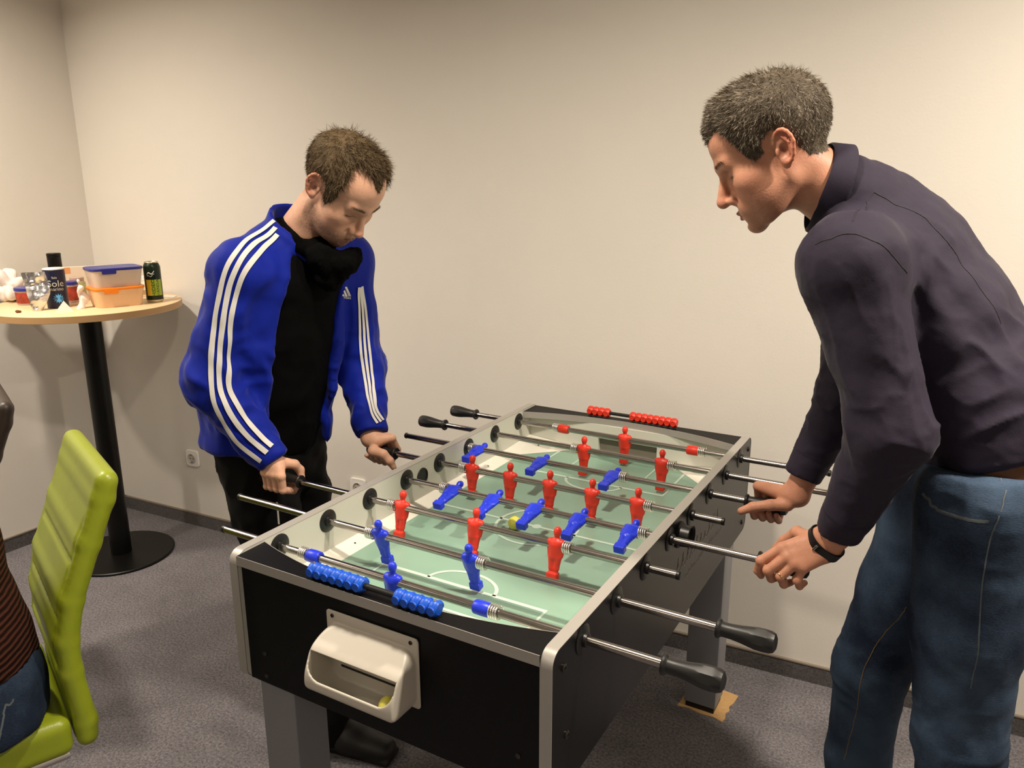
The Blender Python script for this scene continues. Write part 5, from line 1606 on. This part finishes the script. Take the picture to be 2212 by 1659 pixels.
# ------------------------------------------------------------------ left-hand player
PL = thing('person', (-0.46, 0.45, 0), 'man in blue track jacket with white stripes looking down at the table', 'person')
bodyL = Body()
pt_ = math.radians(48); yw = math.radians(-3)
LH = basis((math.cos(yw)*math.cos(pt_), math.sin(yw)*math.cos(pt_), -math.sin(pt_)), (0, 0, 1))
earp = at(686, 412, 1.985)
HCL = earp + LH[0]*0.080        # his right ear is the visible one
SL = dict(skin=(0.86, 0.67, 0.56), hair=(0.36, 0.30, 0.22), brow=(0.24, 0.17, 0.12), stubble=0.75, stubble_col=(0.30, 0.22, 0.15), nose=0.000, scale=1.05,
    hairline=[(-0.12, -0.040), (-0.06, -0.042), (-0.045, -0.030), (-0.034, 0.000), (-0.020, 0.034), (0.0, 0.040), (0.012, 0.026), (0.018, -0.008), (0.034, -0.012), (0.042, 0.004), (0.050, 0.040), (0.058, 0.078), (0.068, 0.096), (0.085, 0.100), (0.12, 0.100)],
    temple=0.16, peak=0.012, thin_front=0.6, combs=0.75, ty=0.012, tw=0.019, thick=[(-0.05, 0.003), (0.02, 0.008), (0.06, 0.012), (0.10, 0.014), (0.14, 0.015)], comb=0.2, lift=0.26,
    len=[(-0.05, 0.009), (0.03, 0.016), (0.08, 0.020), (0.14, 0.026)], n=15000, sw=0.0010,
    strand_cols=[(0.33, 0.27, 0.20), (0.43, 0.36, 0.27), (0.52, 0.45, 0.34), (0.26, 0.21, 0.15)], strand_p=[0.4, 0.3, 0.12, 0.18])
NB = np.array((-0.365, 0.478, 1.475))
hvL, hfL = make_head(bodyL, PL, HCL, LH, SL, NB, (0.056, 0.062))
HCOL2 = np.array(lin((0.86, 0.67, 0.56)))
# near (right) hand on rod 3: back of the hand towards us
xs = [-0.262, -0.283, -0.303, -0.321]
f3 = grip(0.30, RZ, xs, (150, 205, 268, 325), (0.046, 0.040, 0.031, 0.027))
t3 = [at(612, 1000, 2.085), at(636, 1003, 2.10), at(648, 1015, 2.115), at(652, 1031, 2.115)]
wr3 = at(590, 1000, 2.080); fo3 = at(540, 950, 2.075)
fn, lo, hi = hand_fn(wr3, fo3, f3, t3, 1.05, 0.027, 1.2)
v, f = sdf_mesh(fn, lo, hi, 0.0019); v = smooth_verts(v, f, 1, 0.4); bodyL.add(v, f, HCOL2*(0.93+0.14*vnoise(v*60))[:, None])
# far (left) hand on rod 5: thumb towards us
xs = [-0.180, -0.200, -0.220, -0.238]
f5 = grip(0.60, RZ, xs, (68, -5, -82, -162), (0.042, 0.040, 0.037, 0.033))
t5 = [at(806, 974, 2.272), at(828, 981, 2.260), at(842, 996, 2.262), at(850, 1009, 2.268)]
wr5 = at(803, 950, 2.30); fo5 = at(790, 890, 2.34)
fn, lo, hi = hand_fn(wr5, fo5, f5, t5, 1.10, 0.026, 1.2)
v, f = sdf_mesh(fn, lo, hi, 0.0021); v = smooth_verts(v, f, 1, 0.4); bodyL.add(v, f, HCOL2*(0.93+0.14*vnoise(v*60))[:, None])
# skeleton
rsh = np.array((-0.395, 0.308, 1.402)); lsh = np.array((-0.365, 0.660, 1.400))
rel = at(452, 825, 2.05); lel = at(783, 800, 2.39)
LATL = (lsh - rsh)/np.linalg.norm(lsh - rsh)
tor = [np.array((-0.50, 0.445, 0.92)), np.array((-0.475, 0.45, 1.08)), np.array((-0.445, 0.46, 1.22)), np.array((-0.41, 0.468, 1.36)), np.array((-0.38, 0.475, 1.455))]
hr, hl_ = np.array((-0.49, 0.365, 0.90)), np.array((-0.50, 0.53, 0.90))
kr, kl = np.array((-0.40, 0.360, 0.50)), np.array((-0.50, 0.56, 0.49))
ar, al = np.array((-0.245, 0.365, 0.09)), np.array((-0.60, 0.58, 0.09))
def inner_fn(P):
    d = s_chain(P, tor + [NB], [0.08, 0.08, 0.085, 0.085, 0.06, 0.055], 0.03, LATL, [1.3]*6)
    d = smin(d, s_chain(P, [tor[3], rsh, rel, fo3], [0.05, 0.042, 0.034, 0.026], 0.02), 0.02)
    d = smin(d, s_chain(P, [tor[3], lsh, lel, fo5], [0.05, 0.042, 0.034, 0.026], 0.02), 0.02)
    d = smin(d, s_chain(P, [tor[0], hr, kr, ar], [0.07, 0.065, 0.048, 0.035], 0.03), 0.03)
    return smin(d, s_chain(P, [tor[0], hl_, kl, al], [0.07, 0.065, 0.048, 0.035], 0.03), 0.03)
v, f = sdf_mesh(inner_fn, (-0.75, 0.1, 0.03), (-0.1, 0.85, 1.56), 0.012)
bodyL.add(v, f, HCOL2)
bodyL.build('body', M_SKIN, PL)
# black T-shirt
M_TSHIRT = mat('black_tshirt', (0.02, 0.02, 0.019), 0.85, var=0.08, vscale=30, spec=0.08)
FWD = np.cross(LATL, UP); FWD /= np.linalg.norm(FWD)
if FWD[0] < 0: FWD = -FWD
tpts = [tor[0] - UP*0.02, tor[1], tor[2], tor[3], tor[4]]
def tee_fn(P):
    d = s_chain(P, tpts, [0.128, 0.126, 0.126, 0.116, 0.082], 0.05, LATL, [1.22, 1.25, 1.3, 1.4, 1.35])
    return smax(d, s_plane(P, (0, 0, 0.865), (0, 0, -1)), 0.01)
TS, tv, tf = sdf_obj('tshirt', tee_fn, (-0.75, 0.15, 0.83), (-0.18, 0.80, 1.56), 0.007, M_TSHIRT, PL, disp=cloth_disp(0.007, [((0.2, 0.5, 1), 0.045, 3.5, 1.0, (-0.36, 0.44, 0.95), 0.2), ((0, 0.2, 1), 0.05, 3, 0.5, None, 1)]), sm=2)
# jacket
M_JACKET = mat('royal_blue_polyester', (0.012, 0.115, 0.56), 0.68, var=0.04, vscale=20, sheen=0.12, spec=0.2, bump=0.0003, bscale=900)
ctR = at(602, 1002, 2.082)*0.55 + at(575, 985, 2.08)*0.45; ctL = at(803, 938, 2.305)
jpts = [np.array((-0.50, 0.437, 0.90)), np.array((-0.480, 0.445, 1.08)), np.array((-0.45, 0.455, 1.22)), np.array((-0.415, 0.465, 1.36)), np.array((-0.385, 0.475, 1.455))]
def jacket_fn(P):
    d = s_chain(P, jpts, [0.158, 0.152, 0.148, 0.132, 0.088], 0.05, LATL, [1.22, 1.24, 1.3, 1.38, 1.35])
    lat = (P - np.array((0, 0.475, 0), np.float32)) @ LATL.astype(np.float32) + 0.0
    ff_ = (P - tor[2].astype(np.float32)) @ FWD.astype(np.float32)
    # hem: lower at the front tips
    hem = 0.900 - 0.055*np.clip((ff_-0.05)/0.08, 0, 1) - 0.045*np.clip((lat-0.0)/0.05, 0, 1)*np.clip((ff_)/0.06, 0, 1)
    d = smax(d, hem - P[:, 2], 0.012)
    # open front
    zz = P[:, 2]
    hw = np.interp(zz, [0.85, 1.00, 1.20, 1.36, 1.46, 1.52], [0.112, 0.112, 0.108, 0.098, 0.070, 0.050])
    ctr = np.interp(zz, [0.85, 1.2, 1.45], [-0.070, -0.062, -0.030])
    wedge = np.maximum(np.abs(lat - ctr) - hw, 0.02 - ff_)
    a1 = s_chain(P, [rsh + LATL*0.03, rsh, rel, ctR], [0.076, 0.075, 0.064, 0.046], 0.04)
    a2 = s_chain(P, [lsh - LATL*0.03, lsh, lel, ctL], [0.080, 0.078, 0.064, 0.046], 0.04)
    d = smin(d, s_cap(P, rsh, lsh, 0.070, 0.072), 0.05)
    d = smax(d, -wedge, 0.010)
    d = smin(d, a1, 0.022); d = smin(d, a2, 0.022)
    for cu, el in ((ctR, rel), (ctL, lel)):
        ax_ = (cu-el)/np.linalg.norm(cu-el)
        near = np.linalg.norm(P - cu.astype(np.float32), axis=1) < 0.085
        d = np.where(near, np.maximum(d, s_plane(P, cu, ax_)), d)
    # stand-up collar
    cb = NB + np.array((-0.008, 0, -0.030)); ct_ = NB + np.array((0.040, 0.0, 0.090))
    col = np.abs(s_cap(P, cb, ct_, 0.084, 0.080, LATL, 1.04)) - 0.006
    ca = (ct_-cb)/np.linalg.norm(ct_-cb)
    h_ = (P - cb.astype(np.float32)) @ ca
    fr_ = np.clip((P - NB.astype(np.float32)) @ FWD.astype(np.float32)/0.08, -1, 1)
    col = np.maximum(col, np.maximum(h_ - (0.112 - 0.020*np.clip(fr_+1, 0, 1) - 0.045*np.clip(fr_, 0, 1)), -0.02 - h_))
    gap = np.maximum(np.abs(lat) - 0.045, 0.02 - (P - NB.astype(np.float32)) @ FWD.astype(np.float32))
    col = np.maximum(col, -gap)
    d = smin(d, col, 0.010)
    # hollow for the neck
    nk = s_cap(P, NB + np.array((-0.005, 0, -0.03)), NB + np.array((0.05, 0, 0.15)), 0.066, 0.070)
    return np.maximum(d, -nk)
ad1 = (rel-rsh)/np.linalg.norm(rel-rsh)
jk_d = cloth_disp(0.010, [
    (UP, 0.036, 6.0, 1.5, (-0.36, 0.36, 1.10), 0.26), (UP, 0.036, 6.0, 1.3, (-0.36, 0.56, 1.05), 0.22),
    (np.cross(ad1, LATL) + 0.3*ad1, 0.035, 3.0, 1.5, rel, 0.14), (ad1, 0.040, 4.0, 1.1, (rsh+rel)/2, 0.17),
    (np.cross(ad1, LATL)*0.6 + LATL, 0.030, 3.0, 1.2, ctR, 0.10), (np.cross(ad1, LATL)*0.6 + LATL, 0.030, 3.0, 1.2, lel, 0.14)], 0.0010)
JK, jkv, jkf = sdf_obj('track_jacket', jacket_fn, (-0.76, 0.08, 0.79), (-0.10, 0.86, 1.60), 0.0058, M_JACKET, PL, disp=jk_d, sm=2, post=4)
jkb = bvh_of(jkv, jkf)
M_STRIPE = mat('white_stripe_fabric', (0.86, 0.85, 0.82), 0.6, var=0.03, vscale=60)
def stripe(path, w=0.0125, n=90):
    vv, fq = ribbon(jkb, path, w, 0.0042, n, 4); mb = MB(); mb.add(vv, fq); return mb.build('white_stripe', M_STRIPE, JK, smooth=True)
# right sleeve stripes, from the collar over the shoulder down to the cuff (pixel positions on the sleeve)
A1 = [(592, 478), (560, 500), (512, 545), (482, 600), (466, 680), (456, 760), (455, 850), (480, 905), (515, 962), (565, 996)]
A2 = [(596, 492), (562, 518), (520, 562), (495, 612), (482, 690), (473, 770), (473, 845), (500, 900), (535, 945), (577, 978)]
A3 = [(600, 507), (568, 535), (530, 580), (508, 640), (496, 700), (492, 770), (492, 842), (520, 890), (550, 930), (587, 964)]
def px_path(pts, near=1.75, far=2.6):
    out = []
    for (x, y) in pts:
        a = at(x, y, near); d = at(x, y, far) - a; L_ = np.linalg.norm(d)
        r = jkb.ray_cast(Vector(a), Vector(d/L_))
        if r[0] is not None: out.append(np.array(r[0]))
    return out
for A in (A1, A2, A3): stripe(px_path(A))
B1 = [(774, 620), (775, 680), (779, 760), (790, 830), (796, 870), (800, 893), (815, 915)]
B2 = [(778, 620), (783, 680), (789, 760), (798, 830), (803, 868), (806, 890), (822, 912)]
B3 = [(781, 618), (790, 680), (799, 760), (806, 825), (809, 865), (812, 888), (827, 908)]
for A in (B1, B2, B3):
    pp = px_path(A)
    if len(pp) > 3: stripe(pp, 0.0075)
# chest emblem: three slanted bars over small lettering
def px_decal(poly_px, name, off=0.0018):
    P = []
    for (x, y) in poly_px:
        a = at(x, y, 1.7); d = at(x, y, 2.6) - a; L_ = np.linalg.norm(d)
        r = jkb.ray_cast(Vector(a), Vector(d/L_))
        P.append((np.array(r[0]) if r[0] is not None else at(x, y, 2.15)) + (CAM - at(x, y, 2.15))/2.15*off)
    return P
mb = MB()
for q in ([(745, 620.5), (749, 619), (758.5, 640), (752.5, 640)], [(742, 629), (745, 626.5), (751, 640), (745.5, 640)], [(739.5, 637), (742, 634.5), (744.5, 640), (740, 640)]):
    mb.add(px_decal(q, 'bar'), [(0, 1, 2, 3)])
EM = mb.build('chest_emblem', M_STRIPE, JK)
tv_, tf_ = text_mesh('idas', 11.0)
P = px_decal([(750.5 + p[0]*0.95, 642.5 - p[1]*0.9 + 0.1*p[0]) for p in tv_], 'txt', 0.0022)
mb = MB(); mb.add(P, tf_); mb.build('emblem_lettering', M_STRIPE, EM)
# black scarf bunched under the chin
M_SCARF = mat('black_knit_scarf', (0.032, 0.031, 0.029), 1.0, bump=0.003, bscale=330, spec=0.05)
s0 = NB + np.array((0.040, 0, 0.0))
def scarf_fn(P):
    d = None
    for i in range(14):
        a0, a1 = 2*math.pi*i/14, 2*math.pi*(i+1)/14
        def pt(a): return s0 + FWD*(0.046*math.cos(a)) + LATL*(0.050*math.sin(a)) + UP*(0.006*math.sin(a*2+1) - 0.022*math.cos(a))
        e = s_cap(P, pt(a0), pt(a1), 0.022, 0.022)
        d = e if d is None else smin(d, e, 0.012)
    d = smin(d, s_ell(P, at(732, 572, 2.07), (0.046, 0.050, 0.034)), 0.025)
    d = smin(d, s_ell(P, at(762, 556, 2.09), (0.024, 0.034, 0.032)), 0.015)
    d = smin(d, s_ell(P, at(694, 556, 2.06), (0.034, 0.040, 0.034)), 0.025)
    d = smin(d, s_ell(P, at(712, 600, 2.09), (0.040, 0.045, 0.035)), 0.025)
    return d
sdf_obj('scarf', scarf_fn, (-0.50, 0.33, 1.32), (-0.08, 0.64, 1.58), 0.005, M_SCARF, PL, disp=lambda v: (vnoise(v*45)-0.5)*0.014 + (vnoise(v*160)-0.5)*0.004)
# trousers
M_BLKTROU = mat('black_trousers', (0.025, 0.025, 0.025), 0.8, var=0.08, vscale=30, spec=0.2)
def trou_fn(P):
    d = s_cap(P, tor[0] - UP*0.02, tor[0] - UP*0.10, 0.122, 0.118, LATL, 1.28)
    d = smin(d, s_chain(P, [hr, (hr+kr)/2, kr, (kr+ar)/2, ar - UP*0.04], [0.098, 0.090, 0.075, 0.068, 0.066], 0.03), 0.03)
    return smin(d, s_chain(P, [hl_, (hl_+kl)/2, kl, (kl+al)/2, al - UP*0.04], [0.098, 0.090, 0.075, 0.068, 0.066], 0.03), 0.03)
sdf_obj('trousers', trou_fn, (-0.76, 0.2, 0.03), (-0.13, 0.74, 1.05), 0.008, M_BLKTROU, PL, disp=cloth_disp(0.008, [((0, 1, 0.2), 0.05, 3, 0.8, None, 1)]), sm=2)
mb = MB(); ds = at(598, 1085, 2.10); mb.tube([ds, ds + np.array((0.001, 0, -0.03)), ds + np.array((0.002, -0.001, -0.062))], 0.0022, 8); mb.build('drawstring', M_STRIPE, PL)
shoe(ar, (1, 0.18), PL); shoe(al, (1, 0.25), PL)
# ------------------------------------------------------------------ person seated on the green chair (mostly outside the picture)
PS = thing('person', (-0.62, -0.42, 0), 'seated person in brown ribbed sweater and jeans at the left edge', 'person')
pS = at(-38, 1530, 1.74); cS = at(-165, 1180, 1.66); nS = at(-240, 985, 1.62)
LS = CWd
M_KNIT = None
def knit(name):
    M = bpy.data.materials.new(name); M.use_nodes = True; nt = M.node_tree; b = nt.nodes['Principled BSDF']
    b.inputs['Roughness'].default_value = 0.95; b.inputs['Specular IOR Level'].default_value = 0.1
    tc = nt.nodes.new('ShaderNodeTexCoord'); w = nt.nodes.new('ShaderNodeTexWave'); w.wave_type = 'BANDS'; w.bands_direction = 'Z'
    w.inputs['Scale'].default_value = 24; w.inputs['Distortion'].default_value = 1.2; w.inputs['Detail'].default_value = 1; w.inputs['Detail Scale'].default_value = 1.5
    mp = nt.nodes.new('ShaderNodeMapping'); mp.inputs['Rotation'].default_value = (math.radians(-18), math.radians(14), 0)
    r = nt.nodes.new('ShaderNodeValToRGB'); r.color_ramp.elements[0].color = (*lin((0.10, 0.055, 0.045)), 1); r.color_ramp.elements[1].color = (*lin((0.30, 0.17, 0.13)), 1)
    bp = nt.nodes.new('ShaderNodeBump'); bp.inputs['Distance'].default_value = 0.003
    nt.links.new(tc.outputs['Object'], mp.inputs['Vector']); nt.links.new(mp.outputs[0], w.inputs['Vector'])
    nt.links.new(w.outputs['Fac'], r.inputs[0]); nt.links.new(r.outputs[0], b.inputs['Base Color'])
    nt.links.new(w.outputs['Fac'], bp.inputs['Height']); nt.links.new(bp.outputs[0], b.inputs['Normal'])
    return M
M_KNIT = knit('brown_ribbed_knit')
bodyS = Body()
kS1 = pS + CF*0.40 + CWd*0.10 + UP*0.0; kS2 = pS + CF*0.40 - CWd*0.12
hS1 = pS + CWd*0.085; hS2 = pS - CWd*0.085
aS1 = np.array((*(kS1 + CF*0.05)[:2], 0.09)); aS2 = np.array((*(kS2 + CF*0.05)[:2], 0.09))
shS1 = nS - UP*0.07 + CWd*0.17; shS2 = nS - UP*0.07 - CWd*0.17
elS1 = shS1 + np.array((0, 0, -0.27)) + CF*0.10; elS2 = shS2 + np.array((0, 0, -0.27)) + CF*0.10
haS1 = elS1 + CF*0.22 + UP*0.02; haS2 = elS2 + CF*0.22 + UP*0.02
SS = dict(SL); SS.pop('_bvh', None); SS.update(n=3000, stubble=0)
headS = nS + np.array((0, 0, 0.15)) + CF*0.03
make_head(bodyS, PS, headS, basis(CF*0.97 - UP*0.2), SS, nS, h=0.004)
def inS(P):
    d = s_chain(P, [pS, cS, nS - UP*0.03], [0.07, 0.08, 0.05], 0.03, CWd, [1.3, 1.3, 1.2])
    d = smin(d, s_chain(P, [shS1, elS1, haS1, haS1 + CF*0.09], [0.04, 0.034, 0.026, 0.020], 0.02), 0.02); d = smin(d, s_chain(P, [shS2, elS2, haS2, haS2 + CF*0.09], [0.04, 0.034, 0.026, 0.020], 0.02), 0.02)
    d = smin(d, s_chain(P, [hS1, kS1, aS1], [0.06, 0.05, 0.035], 0.03), 0.02)
    return smin(d, s_chain(P, [hS2, kS2, aS2], [0.06, 0.05, 0.035], 0.03), 0.02)
allS = np.array([pS, cS, nS, kS1, kS2, aS1, aS2, elS1, elS2, haS1 + CF*0.1, haS2 + CF*0.1, headS])
loS, hiS = allS.min(0) - 0.22, allS.max(0) + 0.22; loS[2] = 0.02
v, f = sdf_mesh(inS, loS, hiS, 0.011); bodyS.add(v, f, HCOL2)
bodyS.build('body', M_SKIN, PS)
def sweater(P):
    d = s_chain(P, [pS + UP*0.03, pS*0.5 + cS*0.5, cS, nS - UP*0.05], [0.140, 0.126, 0.122, 0.085], 0.05, CWd, [1.18, 1.25, 1.35, 1.5])
    d = np.maximum(d, s_plane(P, at(60, 1472, 1.62), (pS - cS)/np.linalg.norm(pS - cS)))
    d = smin(d, s_chain(P, [shS1, elS1, haS1], [0.07, 0.055, 0.042], 0.03), 0.03); d = smin(d, s_chain(P, [shS2, elS2, haS2], [0.07, 0.055, 0.042], 0.03), 0.03)
    return smax(d, -s_cap(P, nS, nS + UP*0.15, 0.062), 0.006)
sdf_obj('sweater', sweater, loS, hiS, 0.008, M_KNIT, PS, disp=lambda v: (vnoise(v*18)-0.5)*0.010)
def jeansS(P):
    d = s_chain(P, [pS + UP*0.06 - CF*0.005, pS - UP*0.0], [0.128, 0.128], 0.03, CWd, [1.2, 1.25])
    d = smin(d, s_chain(P, [hS1, kS1, aS1 - UP*0.03], [0.098, 0.075, 0.062], 0.03), 0.03); d = smin(d, s_chain(P, [hS2, kS2, aS2 - UP*0.03], [0.098, 0.075, 0.062], 0.03), 0.03)
    return np.maximum(d, 0.484 - P[:, 2] - 10*np.clip(((P - pS.astype(np.float32)) @ CF - 0.19), 0, 1))
_, jv2, jf2 = sdf_obj('jeans', jeansS, loS, hiS, 0.008, M_DENIM, PS, disp=lambda v: (vnoise(v*20)-0.5)*0.008)
jb2 = bvh_of(jv2, jf2)
seam('pocket_edge', [at(0, 1605, 1.6), at(20, 1560, 1.6), at(34, 1522, 1.6), at(60, 1528, 1.6), at(82, 1512, 1.6)], 0.004, M_STITCH, PS, jb2)
shoe(aS1, CF[:2], PS); shoe(aS2, CF[:2], PS)
